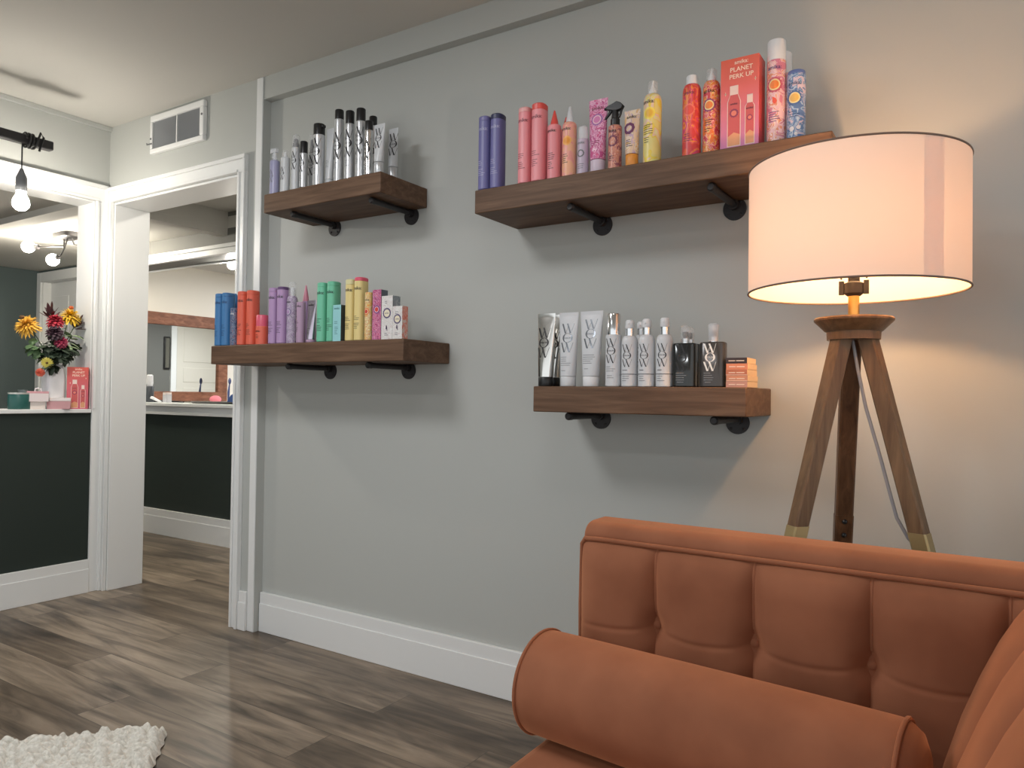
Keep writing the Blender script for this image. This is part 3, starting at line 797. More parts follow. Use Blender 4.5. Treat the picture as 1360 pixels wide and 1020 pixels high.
t, S = can('trigger_bottle', -.8985, 1.927, UR, .0195, .128, 'amber pink bottle with black trigger sprayer', GUR, AMB, .013, .006)
mb = MB(); S.disc(mb, 0, .08, .016, 0, .0006, .05, 10, r0=.011); mb.build('emblem', M('plum_emblem', (128, 66, 84), .4), t)
fineprint(S, t, INK, [('t', 'amika:', .011, 0, .106), ('l', 0, .036, .024, 3)])
mb = MB(); mb.loft([(.1282, .0135, .0135, 2), (.146, .0135, .0135, 2), (.148, .0115, .0115, 2), (.172, .009, .009, 2)], 18); mb.build('collar', BLACKP, t)
mb = MB()
mb.add([(x, y, z) for y in (-.008, .008) for x, z in ((-.026, .178), (-.026, .186), (-.012, .190), (.006, .197), (.018, .191), (.026, .182), (.02, .172), (.008, .17), (-.008, .172))],
       [tuple(range(9)), tuple(range(17, 8, -1))] + [(i, 9 + i, 9 + (i + 1) % 9, (i + 1) % 9) for i in range(9)])
mb.tube([(-.026, 0, .182), (-.034, 0, .182)], .0045, 10)
mb.tube([(.02, 0, .176), (.016, 0, .16), (.011, 0, .15)], .004, 8)
mb.build('spray_head', BLACKP, t, bevel=.002)
mb = MB(); mb.tube([(-.012, 0, .174), (-.022, 0, .162), (-.034, 0, .15), (-.042, 0, .143)], [.005, .004, .0035, .003], 8); mb.build('trigger', BLACKP, t)
TFLOR = Mpattern('cream_swirl_wrap', [(222, 190, 160), (196, 170, 190), (236, 214, 180), (230, 206, 190), (220, 180, 130)], 40)
t, S = tube_pack(-.846, 1.927, UR, .0185, .048, .163, .036, TFLOR, M('orange_cap', (226, 148, 62), .35), 'short cream tube with plum swirl and orange cap', GUR)
mb = MB(); S.disc(mb, -.006, .11, .017, 0, .0006, .04, 9, r0=.009); mb.build('emblem', M('plum_ink2', (110, 58, 96), .4), t)
fineprint(S, t, INK, [('t', 'amika:', .012, 0, .14), ('l', 0, .075, .024, 4)])
MOUS = Mpattern('yellow_mousse_wrap', [(226, 210, 130), (232, 206, 80), (228, 196, 168), (222, 216, 166), (236, 212, 110)], 22)
t, S = can('mousse_can', -.788, 1.933, UR, .0252, .196, 'yellow mousse can with white nozzle under a clear cap', GUR, MOUS, .0145, .026, 'spray can')
sun_emblem(S, t, 0, .138, .017, (M('sun_yellow', (244, 222, 90), .4), M('sun_deep', (238, 200, 60), .4), M('sun_gold', (232, 180, 50), .4)))
fineprint(S, t, INK, [('t', 'amika:', .015, -.004, .166), ('l', -.004, .105, .03, 5), ('l', -.004, .07, .026, 3)])
def foam_nozzle(t, z0, z1):
    mb = MB(); mb.loft([(z0, .0115, .0115, 2), (z0 + .012, .010, .010, 2), (z0 + .02, .005, .005, 2), (z0 + .026, .0032, .0032, 2), (z1 - .001, .0022, .0022, 2, .002, -.002), (z1, .001, .001, 2, .002, -.002)], 16)
    mb.build('nozzle', WHITEP, t); clear_cap(t, .0142, z0 - .002, z1 - .002, r1=.0135)
foam_nozzle(t, .196, .236)
REDW = Mpattern('fiery_red_wrap', [(208, 66, 66), (226, 96, 62), (214, 70, 112), (236, 136, 66), (216, 78, 66)], 30)
t, S = can('aerosol_can', -.676, 1.935, UR, .025, .199, 'fiery red can with small white cap', GUR, REDW, .0165, .026, 'spray can')
cap_cyl(t, .0155, .199, .225, WHITEP)
mb = MB(); S.disc(mb, 0, .125, .017, 0, .0006, .07, 14); S.disc(mb, 0, .125, .0125, 1, .0009); mb.build('emblem', [M('coral_pink_ink', (240, 120, 96), .4), M('warm_red_ink', (226, 76, 60), .4)], t)
fineprint(S, t, ROSE, [('t', 'amika:', .013, 0, .168), ('l', 0, .06, .028, 4)])
FIRE = Mpattern('orange_floral_wrap', [(230, 120, 60), (236, 200, 120), (220, 90, 90), (240, 176, 170), (206, 70, 80)], 60)
t, S = can('mousse_can', -.622, 1.935, UR, .0225, .197, 'orange and pink floral can with pointed white nozzle, beside the red carton', GUR, FIRE, .0145, .022, 'spray can')
foam_nozzle(t, .197, .233)
sun_emblem(S, t, 0, .128, .0175, (M('plum_petals', (150, 70, 110), .4), M('cream_ring', (240, 220, 160), .4), M('orange_core', (234, 130, 50), .4)))
fineprint(S, t, INK, [('t', 'amika:', .013, 0, .162), ('l', 0, .088, .024, 3), ('l', 0, .065, .026, 2)])

# gift carton with two printed bottles on the front
PERK = Mgradient('perk_carton_front', [(0, (204, 124, 172)), (.4, (226, 122, 138)), (.72, (222, 102, 92)), (1, (214, 92, 66))], 0, .235)
PERKS = Mgradient('perk_carton_side', [(0, (216, 92, 110)), (1, (206, 76, 58))], 0, .235)
def perk_box(x0, x1, y0, d, zb, h, label, group, front=PERK, side=PERKS, rotz=0):
    t, S = carton(x0, x1, y0, d, zb, h, front, side, label, group, 'gift_box'); k = h / .235
    t.rotation_euler = (0, 0, rotz)
    mb = MB(); S.text(mb, 'amika:', .014 * k, .004 * k, .219 * k); S.text(mb, 'PLANET', .0165 * k, .004 * k, .2 * k); S.text(mb, 'PERK UP', .0165 * k, .004 * k, .182 * k)
    for x, z in ((-.036, .145), (.04, .172)):
        S.poly(mb, [(x * k, (z + .006) * k), ((x - .0015) * k, z * k), (x * k, (z - .006) * k), ((x + .0015) * k, z * k)])
        S.poly(mb, [((x - .004) * k, z * k), (x * k, (z - .001) * k), ((x + .004) * k, z * k), (x * k, (z + .001) * k)])
    mb.build('lettering', M('pale_print', (248, 222, 200), .45), t)
    mb = MB()
    def bottle_print(cx, w, zt, zc, zs):
        P = lambda pts: [((cx + a) * k, z * k) for a, z in pts]
        S.poly(mb, P([(-w - .002, .006), (w + .002, .006), (w + .002, zs), (w * .7, zc), (w * .7, zt + .002), (-w * .7, zt + .002), (-w * .7, zc), (-w - .002, zs)]), 1, .0004)
        S.poly(mb, P([(-w, .008), (w, .008), (w, zs), (w * .62, zc), (-w * .62, zc), (-w, zs)]), 0, .0007)
        S.poly(mb, P([(-w, .008), (w, .008), (w, .035), (0, .042), (-w, .032)]), 4, .0009)
        S.poly(mb, P([(-w * .58, zc), (w * .58, zc), (w * .58, zt), (-w * .58, zt)]), 1, .0009)
        S.disc(mb, cx * k, (zs - .03) * k, w * .72 * k, 2, .001, .07, 12); S.disc(mb, cx * k, (zs - .03) * k, w * .45 * k, 3, .0012)
        S.text(mb, 'amika:', .0075 * k, cx * k, (zs - .008) * k, 5, .0012)
        S.lines(mb, cx * k, (zs - .055) * k, w * 1.2 * k, 3, 5, .005)
    bottle_print(-.014, .0155, .162, .14, .122)
    bottle_print(.0265, .0105, .132, .112, .104)
    mb.build('artwork', [M('print_rose', (206, 92, 92), .45), M('print_white', (240, 214, 204), .45), M('print_plum', (150, 60, 90), .45), M('print_orange', (232, 130, 110), .45), M('print_gold', (222, 158, 116), .45), M('print_dark', (90, 40, 56), .45)], t)
    return t
perk_box(-.590, -.492, 1.91, .06, UR, .235, 'large red pink gift carton with two printed bottles on its front', GUR)
TALLW = Mpattern('pastel_floral_wrap', [(232, 190, 196), (240, 214, 206), (226, 150, 120), (236, 200, 206), (214, 130, 150)], 45)
t, S = can('aerosol_can', -.456, 1.94, UR, .0235, .213, 'tallest can with pastel pink floral print and big white cap', GUR, TALLW, .023, .004, 'spray can')
cap_cyl(t, .0228, .2125, .267, WHITEP)
sun_emblem(S, t, 0, .148, .0195, (M('rose_petals', (196, 90, 110), .4), M('cream_ring', (240, 220, 160), .4), M('orange_core', (234, 130, 50), .4)))
mb = MB(); S.poly(mb, [(-.004, .118), (.004, .113), (.007, .105), (.002, .098), (-.004, .104)]); mb.build('flower_print', M('red_flower_ink', (226, 84, 56), .4), t)
fineprint(S, t, M('blue_violet_ink', (70, 60, 120), .45), [('t', 'amika:', .014, 0, .188), ('l', 0, .078, .03, 5)])
t, S = can('aerosol_can', -.462, 2.035, UR, .0235, .215, 'white-capped can hidden behind the tallest one', GUR, TALLW, .023, .004, 'spray can')
cap_cyl(t, .0228, .2145, .274, WHITEP)
BLUW = Mpattern('blue_floral_can_wrap', [(88, 118, 168), (112, 142, 184), (176, 194, 214), (96, 130, 176), (206, 190, 204)], 48)
t, S = can('aerosol_can', -.4075, 1.94, UR, .0225, .168, 'blue floral can at the right end of its shelf', GUR, BLUW, .0215, .003, 'spray can')
cap_cyl(t, .0215, .1675, .178, M('blue_lid', (104, 122, 176), .35))
sun_emblem(S, t, 0, .105, .0185, (M('blue_petals', (76, 106, 156), .4), M('cream_ring', (240, 220, 160), .4), M('gold_core', (226, 184, 96), .4)))
fineprint(S, t, BLUEINK, [('t', 'amika:', .013, 0, .138), ('l', 0, .07, .028, 3)])
mb = MB(); S.disc(mb, -.006, .028, .006, 0); S.disc(mb, .01, .03, .005, 0); S.disc(mb, .004, .015, .004, 0); mb.build('dot_print', M('pale_dots', (226, 224, 226), .4), t)

# --- lower right shelf -----------------------------------------------------------
GBR = 'white, silver and dark products on the lower right shelf'
WB = M('cool_white_bottle', (210, 212, 215), .25); GLINT = M('grey_metal_ink', (150, 156, 164), .2, .8)
t, S = tube_pack(-1.1135, 1.922, BR, .0235, .06, .218, .028, FOIL, BLACKP, 'shiny silver foil tube on black cap at the left end of its shelf', GBR)
wow_logo(S, t, -.004, .085, .09, INK)
t, S = tube_pack(-1.122, 1.978, BR, .0235, .06, .22, .028, FOIL, BLACKP, 'shiny silver foil tube standing behind the leftmost foil tube', GBR)
wow_logo(S, t, .006, .085, .09, INK)
t, S = tube_pack(-1.0405, 1.927, BR, .0235, .064, .218, .03, WB, WB, 'white tube with white cap beside the silver foil tubes', GBR)
wow_logo(S, t, 0, .1, .085, GLINT); fineprint(S, t, GREYINK, [('l', 0, .085, .036, 5), ('l', 0, .045, .026, 1)])
t, S = tube_pack(-.967, 1.93, BR, .025, .073, .219, .03, WB, WHITEP, 'widest white tube, between the other white tube and the silver-capped bottle', GBR)
wow_logo(S, t, 0, .11, .085, GLINT); fineprint(S, t, GREYINK, [('l', 0, .09, .04, 5), ('l', 0, .05, .026, 1)])
t, S = can('lotion_bottle', -.895, 1.926, BR, .0225, .147, 'white bottle with tall shiny silver cap', GBR, WB, .0205, .003)
cap_cyl(t, .0195, .1472, .208, CHROME)
wow_logo(S, t, 0, .066, .07, INK, .8); fineprint(S, t, GREYINK, [('l', 0, .055, .03, 3), ('l', 0, .03, .022, 2)])
def mist(x, y, r, hs, ht, label, hid=False):
    t, S = can('mist_bottle', x, y, BR, r, hs + .006, label, GBR, WB, .0125, .022)
    sprayer(t, hs + .006, ht, WHITEP, CHROME)
    wow_logo(S, t, 0, .055, .063, INK, .8)
    mb = MB(); S.bar(mb, -r * 1.5, r * 1.5, .034, .0016); S.lines(mb, -.002, .045, .022, 1); mb.build('band', INK, t)
    fineprint(S, t, GREYINK, [('l', -.002, .028, .024, 3)])
mist(-.846, 1.926, .0225, .137, .187, 'white mist bottle with silver collar, left of the front three')
mist(-.7952, 1.926, .023, .138, .188, 'white mist bottle with silver collar, middle of the front three')
mist(-.7427, 1.926, .0235, .137, .189, 'white mist bottle with silver collar, right of the front three')
mist(-.866, 2.055, .02, .15, .195, 'white mist bottle behind the front three, only its head showing')
DGL = M('dark_mirror_bottle', (58, 60, 60), .12, .55); DGR = M('charcoal_bottle', (66, 63, 62), .22, .25)
def square_bottle(x, y, w, d, hb, ht, mat, label, logo):
    t = thing('spray_bottle', label, 'bottle', (x, y, BR), 0, GBR)
    R = [(0, w / 2 - .003, d / 2 - .003, 4.5), (.003, w / 2, d / 2, 4.5), (hb - .004, w / 2, d / 2, 4.5), (hb - .001, w / 2 - .002, d / 2 - .002, 4.5), (hb, w / 2 - .006, d / 2 - .006, 4)]
    mb = MB(); mb.loft(R, 48); mb.build('body', mat, t); S = Surf(R)
    mb = MB(); mb.loft([(hb, .011, .011, 2), (hb + .012, .011, .011, 2)], 18); mb.build('collar', CHROME, t)
    mb = MB(); mb.loft([(hb + .012, .005, .005, 2), (hb + .02, .008, .008, 2), (hb + .03, .008, .008, 2)], 14); mb.build('spray_head', GREYP, t)
    clear_cap(t, .0125, hb + .002, ht, r1=.0135, mat=MILKY if logo else CLEAR)
    wow_logo(S, t, -.004, .042, .072, logo or INK, 1.25)
    fineprint(S, t, GREYINK, [('l', -.004, .036, .03, 4), ('l', -.004, .012, .024, 1)])
square_bottle(-.6845, 1.925, .062, .036, .118, .165, DGL, 'dark mirror-like square bottle with clear cap, beside the mist bottles', None)
square_bottle(-.694, 1.985, .062, .036, .12, .166, DGL, 'dark square bottle standing behind the mirror-like one', None)
square_bottle(-.6085, 1.927, .067, .038, .119, .168, DGR, 'charcoal square bottle with white logo beside the stack of boxes', WHITEINK)
STK = [('carton_mauve', (190, 140, 124), 'palest mauve brown box at the bottom of the small stack'), ('carton_tan', (196, 134, 104), 'tan box with pale edge, second from the bottom of the small stack'),
       ('carton_brick', (186, 110, 78), 'brick brown box in the middle of the small stack'), ('carton_orange', (214, 134, 98), 'light orange box, second from the top of the small stack'),
       ('carton_dark', (52, 34, 32), 'dark brown box on top of the small stack')]
for k, (mn, c, lb) in enumerate(STK):
    dx = (.0, .0006, -.0004, .0005, -.001)[k]
    t, S = carton(-.568 + dx, -.5135 + dx, 1.905, .1 - .005 * max(0, k - 1), BR + k * .0152, .015, M(mn, c, .45), M('kraft_side', (226, 192, 150), .5), lb, 'small boxes stacked at the end of the lower right shelf')
    mb = MB(); S.bar(mb, -.02, -.003, .006, .0022); S.bar(mb, -.0005, .02, .006, .0022); S.bar(mb, -.027, .027, .0008, .0012) if k in (1, 2) else None
    mb.build('lettering', M('pale_box_ink', (236, 214, 196), .45), t)

# ------------------------------------------------------------------ tripod floor lamp
LX, LY = -.247, 1.762
lamp = thing('floor_lamp', 'wooden tripod floor lamp with round cream shade, lit, behind the sofa', 'lamp', (LX, LY, 0))
def Mshade(mix=.125, name='shade_fabric'):
    m = bpy.data.materials.new(name); m.use_nodes = True; nt = m.node_tree; nt.nodes.clear(); L = nt.links.new
    o = nd(nt, 'ShaderNodeOutputMaterial'); mx = nd(nt, 'ShaderNodeMixShader'); d = nd(nt, 'ShaderNodeBsdfDiffuse'); t = nd(nt, 'ShaderNodeBsdfTranslucent')
    d.inputs[0].default_value = srgb(238, 226, 214); t.inputs[0].default_value = srgb(238, 206, 186); mx.inputs[0].default_value = mix
    mp = coords(nt, (1, 1, 1)); n = nd(nt, 'ShaderNodeTexNoise'); n.inputs['Scale'].default_value = 700
    bp = nd(nt, 'ShaderNodeBump'); bp.inputs['Strength'].default_value = .06; bp.inputs['Distance'].default_value = .001
    L(mp.outputs[0], n.inputs['Vector']); L(n.outputs['Fac'], bp.inputs['Height']); L(bp.outputs[0], d.inputs['Normal'])
    L(d.outputs[0], mx.inputs[1]); L(t.outputs[0], mx.inputs[2]); L(mx.outputs[0], o.inputs[0])
    return m
SH = Mshade(); R0, SZ0, SZ1 = .22, 1.272, 1.543
mb = MB(); N = 96
vs = [(R0 * math.cos(2 * PI * k / N), R0 * math.sin(2 * PI * k / N), z) for z in (SZ0, SZ1) for k in range(N)]
mb.add(vs, [(k, (k + 1) % N, N + (k + 1) % N, N + k) for k in range(N)])
shade = mb.build('lamp_shade', SH, lamp)
def ring(r, z, tr, N=96): return [(r * math.cos(2 * PI * k / N), r * math.sin(2 * PI * k / N), z) for k in range(N + 1)]
TRIMG = M('shade_binding', (120, 100, 88), .6)
for z in (SZ0, SZ1):
    mb = MB(); mb.tube(ring(R0, z, 0), .0022, 8, caps=False); mb.build('binding', TRIMG, shade)
mb = MB(); a0, a1 = math.radians(-49), math.radians(-37); vs = []
for i in range(9):
    a = a0 + (a1 - a0) * i / 8
    vs += [((R0 - .0012) * math.cos(a), (R0 - .0012) * math.sin(a), SZ0 + .003), ((R0 - .0012) * math.cos(a), (R0 - .0012) * math.sin(a), SZ1 - .003)]
mb.add(vs, [(2 * i, 2 * i + 2, 2 * i + 3, 2 * i + 1) for i in range(8)]); mb.build('overlap_seam', Mshade(.82, 'shade_seam_fabric'), shade)
mb = MB()
for k in range(3):
    a = 2 * PI * k / 3 + .5
    mb.tube([(.012 * math.cos(a), .012 * math.sin(a), 1.528), (.1 * math.cos(a), .1 * math.sin(a), 1.528), ((R0 - .003) * math.cos(a), (R0 - .003) * math.sin(a), 1.538)], .002, 6)
mb.tube(ring(.012, 1.528, 0, 24), .003, 6, caps=False)
mb.tube([(-.025, 0, 1.30), (-.045, 0, 1.36), (-.045, 0, 1.44), (-.02, 0, 1.515), (0, 0, 1.526), (.02, 0, 1.515), (.045, 0, 1.44), (.045, 0, 1.36), (.025, 0, 1.30)], .002, 6)
mb.build('harp', IRON, shade)
mb = MB(); mb.loft([(1.262, .013, .013, 2), (1.268, .02, .02, 2), (1.29, .02, .02, 2), (1.294, .012, .012, 2), (1.33, .012, .012, 2), (1.335, .015, .015, 2), (1.355, .015, .015, 2)], 20)
mb.box(-.03, -.02, -.004, .004, 1.266, 1.296); mb.box(.02, .03, -.004, .004, 1.266, 1.296); mb.build('socket', IRON, lamp)
mb = MB(); mb.loft([(1.2, .0115, .0115, 2), (1.264, .0115, .0115, 2)], 20); mb.build('stem', BRASS, lamp)
mb = MB(); mb.loft([(1.166, .054, .054, 2), (1.184, .055, .055, 2), (1.1845, .058, .058, 2), (1.207, .0805, .0805, 2), (1.211, .081, .081, 2), (1.214, .079, .079, 2)], 40)
mb.build('hub', LAMPW, lamp)
mb = MB(); mb.ball((0, 0, 1.385), .031, .03, .03, 24, 16)
bulb = mb.build('bulb', Memit('lamp_bulb', (1.0, .56, .26, 1), LAMP_E), lamp)
def lamp_leg(ang, mat, sleeve, wid, dots=False):
    a = math.radians(ang); d = Vector((math.cos(a), math.sin(a), 0)); s = Vector((-d.y, d.x, 0))
    def section(t, k=1.0):
        z = 1.170 * (1 - t); r = .030 + .300 * t; w = wid * (1.0 - .1 * t) * k
        c = d * r; c.z = z
        return [c + d * (w * q[0]) + s * (w * q[1]) for q in ((1, .8), (.8, 1), (-.8, 1), (-1, .8), (-1, -.8), (-.8, -1), (.8, -1), (1, -.8))]
    def piece(t0, t1, k, name, m, parent):
        mb = MB(); A = section(t0, k); B = section(t1, k)
        mb.add(A + B, [tuple(range(7, -1, -1)), tuple(range(8, 16))] + [(i, (i + 1) % 8, 8 + (i + 1) % 8, 8 + i) for i in range(8)])
        return mb.build(name, m, parent, smooth=0)
    lg = piece(0, .985, 1, 'leg', mat, lamp)
    piece(.345, .405, 1.06, 'sleeve', sleeve, lg)
    piece(.97, 1.0, 1.08, 'foot', BLACKP, lg)
    if dots:
        mb = MB()
        for t in (.357, .385):
            z = 1.170 * (1 - t); r = .030 + .300 * t; c = d * (r - wid * 1.05)
            mb.ball((c.x, c.y, z), .006, .006, .006, 10, 6)
        mb.build('screw', BLACKP, lg)
    return lg
lamp_leg(226, LAMPW, PALEBRASS, .0175)
lamp_leg(346, LAMPW, PALEBRASS, .0175)
lamp_leg(106, LAMPW_SHADED, LAMPW_SHADED, .0195, True)
mb = MB(); pts = [(.0, -.01, 1.165), (.012, -.02, 1.10), (.028, -.022, 1.02), (.055, -.02, .92), (.075, -.02, .84), (.088, -.02, .79), (.11, -.022, .75), (.125, -.02, .735), (.13, -.015, .5), (.14, 0, .1), (.16, .05, .006), (.25, .2, .006)]
mb.tube(pts, .0035, 8); mb.build('power_cord', M('grey_cord', (150, 148, 150), .5), lamp)

# ------------------------------------------------------------------ sofa
XL, XA = -.72, .26
sofa = thing('sofa', 'terracotta velvet sofa with button-tufted back and one arm', 'sofa', (-.25, 1.0, 0))
so = Vector((-.25, 1.0, 0))
def rel(v): return (v[0] - so.x, v[1] - so.y, v[2])
class RM(MB):
    def build(s, *a, **k):
        s.v = [rel(v) for v in s.v]; return MB.build(s, *a, **k)
# outer shell of the back, rounded along the top
mb = RM(); prof = [(1.405, .16), (1.405, .728)]
for k in range(7):
    t = PI - PI / 2 * k / 6; prof.append((1.432 + .030 * math.cos(t), .744 + .028 * math.sin(t)))
for k in range(7):
    t = PI / 2 - PI / 2 * k / 6; prof.append((1.488 + .030 * math.cos(t), .744 + .028 * math.sin(t)))
prof += [(1.518, .16)]
n = len(prof); vs = []; ends = [(XL + .000, .012), (XL + .004, .005), (XL + .012, 0), (XA - .012, 0), (XA, .01)]
cyc = sum(p[0] for p in prof) / n
for x, ins in ends:
    for y, z in prof:
        vs.append((x, y + (ins if y < 1.46 else -ins), z - (ins if z > .7 else 0)))
fs = [(j * n + i, j * n + i + 1, (j + 1) * n + i + 1, (j + 1) * n + i) for j in range(len(ends) - 1) for i in range(n - 1)]
fs += [tuple(range(n)), tuple(range(len(ends) * n - 1, (len(ends) - 1) * n - 1, -1))]
fs += [((j + 1) * n, (j + 1) * n + n - 1, j * n + n - 1, j * n) for j in range(len(ends) - 1)]
mb.add(vs, fs); mb.build('backrest', VELVET, sofa, smooth=50)
# tufted front of the back
SX = [-.745, -.551, -.361, -.165, .03, .225]; BZ = .583
def pillow_depth(x, z, zt=.736, zb=.36):
    dx = min(abs(x - q) for q in SX[1:-1])
    cellw = .097
    dseam = min(1.0, dx / cellw)
    bul = .013 + .022 * (1 - (1 - dseam) ** 6) + .006 * (1 - (1 - min(1, dseam * 1.2)) ** 2)
    dz = abs(z - (BZ - .013 * dseam * (2 - dseam)))
    h = 1 - .05 * math.exp(-(dz / .005) ** 2) - .03 * math.exp(-(dz / .03) ** 2)
    rb = min(math.hypot(x - q, z - BZ) for q in SX[1:-1])
    dim = .017 * math.exp(-(rb / .024) ** 2) + .006 * math.exp(-(rb / .07) ** 2)
    e = min(1.0, (zt - z) / .06); edge = math.sqrt(max(0, 1 - (1 - e) ** 2))
    el = min(1.0, (x + .716) / .05); edgel = math.sqrt(max(0, 1 - (1 - el) ** 2))
    return max(-.004, bul * h * edge * edgel - dim * edge)
mb = RM()
def tuft(u, v):
    x = -.716 + u * (.25 + .716); z = .36 + v * (.736 - .36)
    return (x, 1.405 - .0005 - pillow_depth(x, z), z)
mb.grid(tuft, 300, 150); mb.build('tufted_cushion', VELVET, sofa, smooth=80)
for q in SX[1:-1]:
    mb = RM(); mb.ball((q, 1.405 - pillow_depth(q, BZ) - .0015, BZ), .0095, .0055, .0095, 16, 8); mb.build('button', VELVET, sofa)
    mb = RM(); mb.tube([(q + .0015, 1.405 - pillow_depth(q, z) - .0015, z) for z in [.736 - .0125 * k for k in range(0, 11)]], .0036, 8); mb.build('seam_piping', VELVET, sofa)
mb = RM(); mb.tube([(-.716, 1.398, .36), (-.718, 1.397, .6), (-.716, 1.397, .727), (-.708, 1.395, .739), (-.68, 1.394, .7405), (.26, 1.394, .738)], .0048, 10); mb.build('piping', VELVET, sofa)
# flared arm with the same tufting
AP = [(-.068, .34), (-.062, .40), (-.047, .465), (-.025, .541), (.0, .609), (.023, .663), (.046, .706), (.070, .738), (.105, .758), (.15, .762), (.20, .752), (.235, .72), (.25, .66), (.25, .16)]
AY = [1.415, 1.22, 1.03, .84, .65, .46]
def arm_pt(s):
    L = [0]
    for a, b in zip(AP, AP[1:]): L.append(L[-1] + math.dist(a, b))
    q = s * L[-1]
    for i in range(len(AP) - 1):
        if q <= L[i + 1] + 1e-9:
            t = (q - L[i]) / (L[i + 1] - L[i]); a, b = AP[i], AP[i + 1]
            p = (a[0] + (b[0] - a[0]) * t, a[1] + (b[1] - a[1]) * t); d = (b[0] - a[0], b[1] - a[1]); l = math.hypot(*d)
            return p, (-d[1] / l, d[0] / l), q
    return AP[-1], (1, 0), q
mb = RM()
def arm_fn(u, v):
    p, nrm, q = arm_pt(u); y = 1.40 - v * (1.40 - .44)
    ds = min(1.0, min(abs(y - k) for k in AY) / .095)
    fade = max(0.0, min(1.0, (.52 - q) / .12))
    b = (.016 * (1 - (1 - ds) ** 4)) * fade - .006 * fade
    ef = min(1.0, (y - .44) / .03); b -= .012 * (1 - ef) ** 2
    return (p[0] + nrm[0] * b, y, p[1] + nrm[1] * b)
mb.grid(arm_fn, 90, 160)
n0 = len(mb.v); pr = [arm_fn(i / 90, 1.0) for i in range(91)]; mb.add(pr, [tuple(range(90, -1, -1))])
mb.build('armrest', VELVET, sofa, smooth=60)
for y in AY[1:5]:
    mb = RM(); P = []
    for i in range(0, 46):
        p, nrm, q = arm_pt(i / 90); fade = max(0.0, min(1.0, (.52 - q) / .12)); b = -.006 * fade + .0005
        P.append((p[0] + nrm[0] * b, y, p[1] + nrm[1] * b))
    mb.tube(P, .0022, 6); mb.build('seam_piping', VELVET, sofa)
# seat and base
mb = RM(); mb.box(XL, -.05, .44, 1.402, .22, .38); mb.build('seat', VELVET, sofa, bevel=.022, smooth=60, seg=4)
mb = RM(); mb.box(XL + .01, .24, .46, 1.50, .12, .225); mb.build('base', VELVET, sofa, bevel=.01)
for x, y in ((XL + .07, .52), (XL + .07, 1.44), (.18, .52), (.18, 1.44)):
    mb = RM(); mb.loft([(0, .012, .012, 2, x, y), (.122, .022, .022, 2, x, y)], 16); mb.build('leg', LAMPW, sofa)

# bolster pillow lying on the seat
bl = thing('bolster_pillow', 'round terracotta velvet bolster pillow lying on the sofa seat', 'pillow', (-.41, 1.236, .38))
A = Vector((-.732, 1.268, .4775)); B = Vector((-.097, 1.21, .4775)); ax = (B - A).normalized(); o = Vector((-.41, 1.236, .38))
P = []; Rr = []
for t, r in ((-.012, .02), (-.011, .055), (-.007, .08), (-.002, .093), (.004, .0965), (.03, .097), (.1, .0975), (.3, .098), (.5, .098), (.62, .097), (.634, .0965), (.640, .093), (.655, .082), (.664, .06), (.668, .02)):
    P.append(A + ax * t - o); Rr.append(r)
mb = MB(); mb.tube(P, Rr, 56); mb.build('cover', VELVET, bl, smooth=60)
def ring3(c, r, N=48):
    s = Vector((0, 0, 1)); w = ax.cross(s)
    return [c - o + (s * math.cos(2 * PI * k / N) + w * math.sin(2 * PI * k / N)) * r for k in range(N + 1)]
for t in (.002, .636):
    mb = MB(); mb.tube(ring3(A + ax * t, .0972), .0035, 8, caps=False); mb.build('piping', VELVET, bl)

# ------------------------------------------------------------------ rug
def Mrug():
    m, nt, b = new_mat('cream_wool'); L = nt.links.new
    mp = coords(nt); n = nd(nt, 'ShaderNodeTexNoise'); n.inputs['Scale'].default_value = 120; n.inputs['Detail'].default_value = 5
    r = ramp(nt, [(.3, (196, 192, 182)), (.7, (226, 223, 214))]); L(mp.outputs[0], n.inputs['Vector']); L(n.outputs['Fac'], r.inputs[0]); L(r.outputs[0], b.inputs['Base Color'])
    b.inputs['Roughness'].default_value = .95; b.inputs['Specular IOR Level'].default_value = .1
    bp = nd(nt, 'ShaderNodeBump'); bp.inputs['Strength'].default_value = .5; bp.inputs['Distance'].default_value = .004
    L(n.outputs['Fac'], bp.inputs['Height']); L(bp.outputs[0], b.inputs['Normal'])
    return m
rg = random.Random(3); K = 64
lat = [[rg.random() for _ in range(K)] for _ in range(K)]
def vnoise(x, y):
    i, j = math.floor(x), math.floor(y); f, g = x - i, y - j; f = f * f * (3 - 2 * f); g = g * g * (3 - 2 * g)
    q = lambda a, b: lat[a % K][b % K]
    return (q(i, j) * (1 - f) + q(i + 1, j) * f) * (1 - g) + (q(i, j + 1) * (1 - f) + q(i + 1, j + 1) * f) * g
e1 = Vector((-.675, -.738, 0)); e2 = Vector((.775, -.632, 0)); RW, RL = 1.2, .62
mb = MB()
def rug_fn(u, v):
    a, b = u * RW, v * RL
    wob = .006 * (vnoise(a * 22, b * 3 + 7) - .5)
    x = b + .02 * (vnoise(a * 16, b * 12) - .5) + .006 * math.sin(a * 26); row = x / .03; fr = row - math.floor(row)
    rope = math.sqrt(max(0, 1 - (2 * fr - 1) ** 2))
    tw = .5 + .5 * math.sin((a / .045 + math.floor(row) * 2.1 + 1.6 * vnoise(a * 14, b * 14 + 5)) * 2 * PI + (2 * fr - 1) * 2.6)
    z = .006 + .020 * rope * (.3 + .7 * tw) + .016 * vnoise(a * 40, b * 40) * rope + .009 * vnoise(a * 120, b * 120)
    ed = min(u * RW, (1 - u) * RW, v * RL, (1 - v) * RL)
    z *= min(1, .15 + ed / .018)
    w2 = .010 * (vnoise(a * 30, 3) - .5) * (1 if v < .05 else 0)
    p = e1 * (a + .012 * (vnoise(b * 34, 11) - .5) * (1 if u < .05 else 0)) + e2 * (b + w2 + wob * 0)
    return (p.x, p.y, z)
mb.grid(rug_fn, 300, 200)
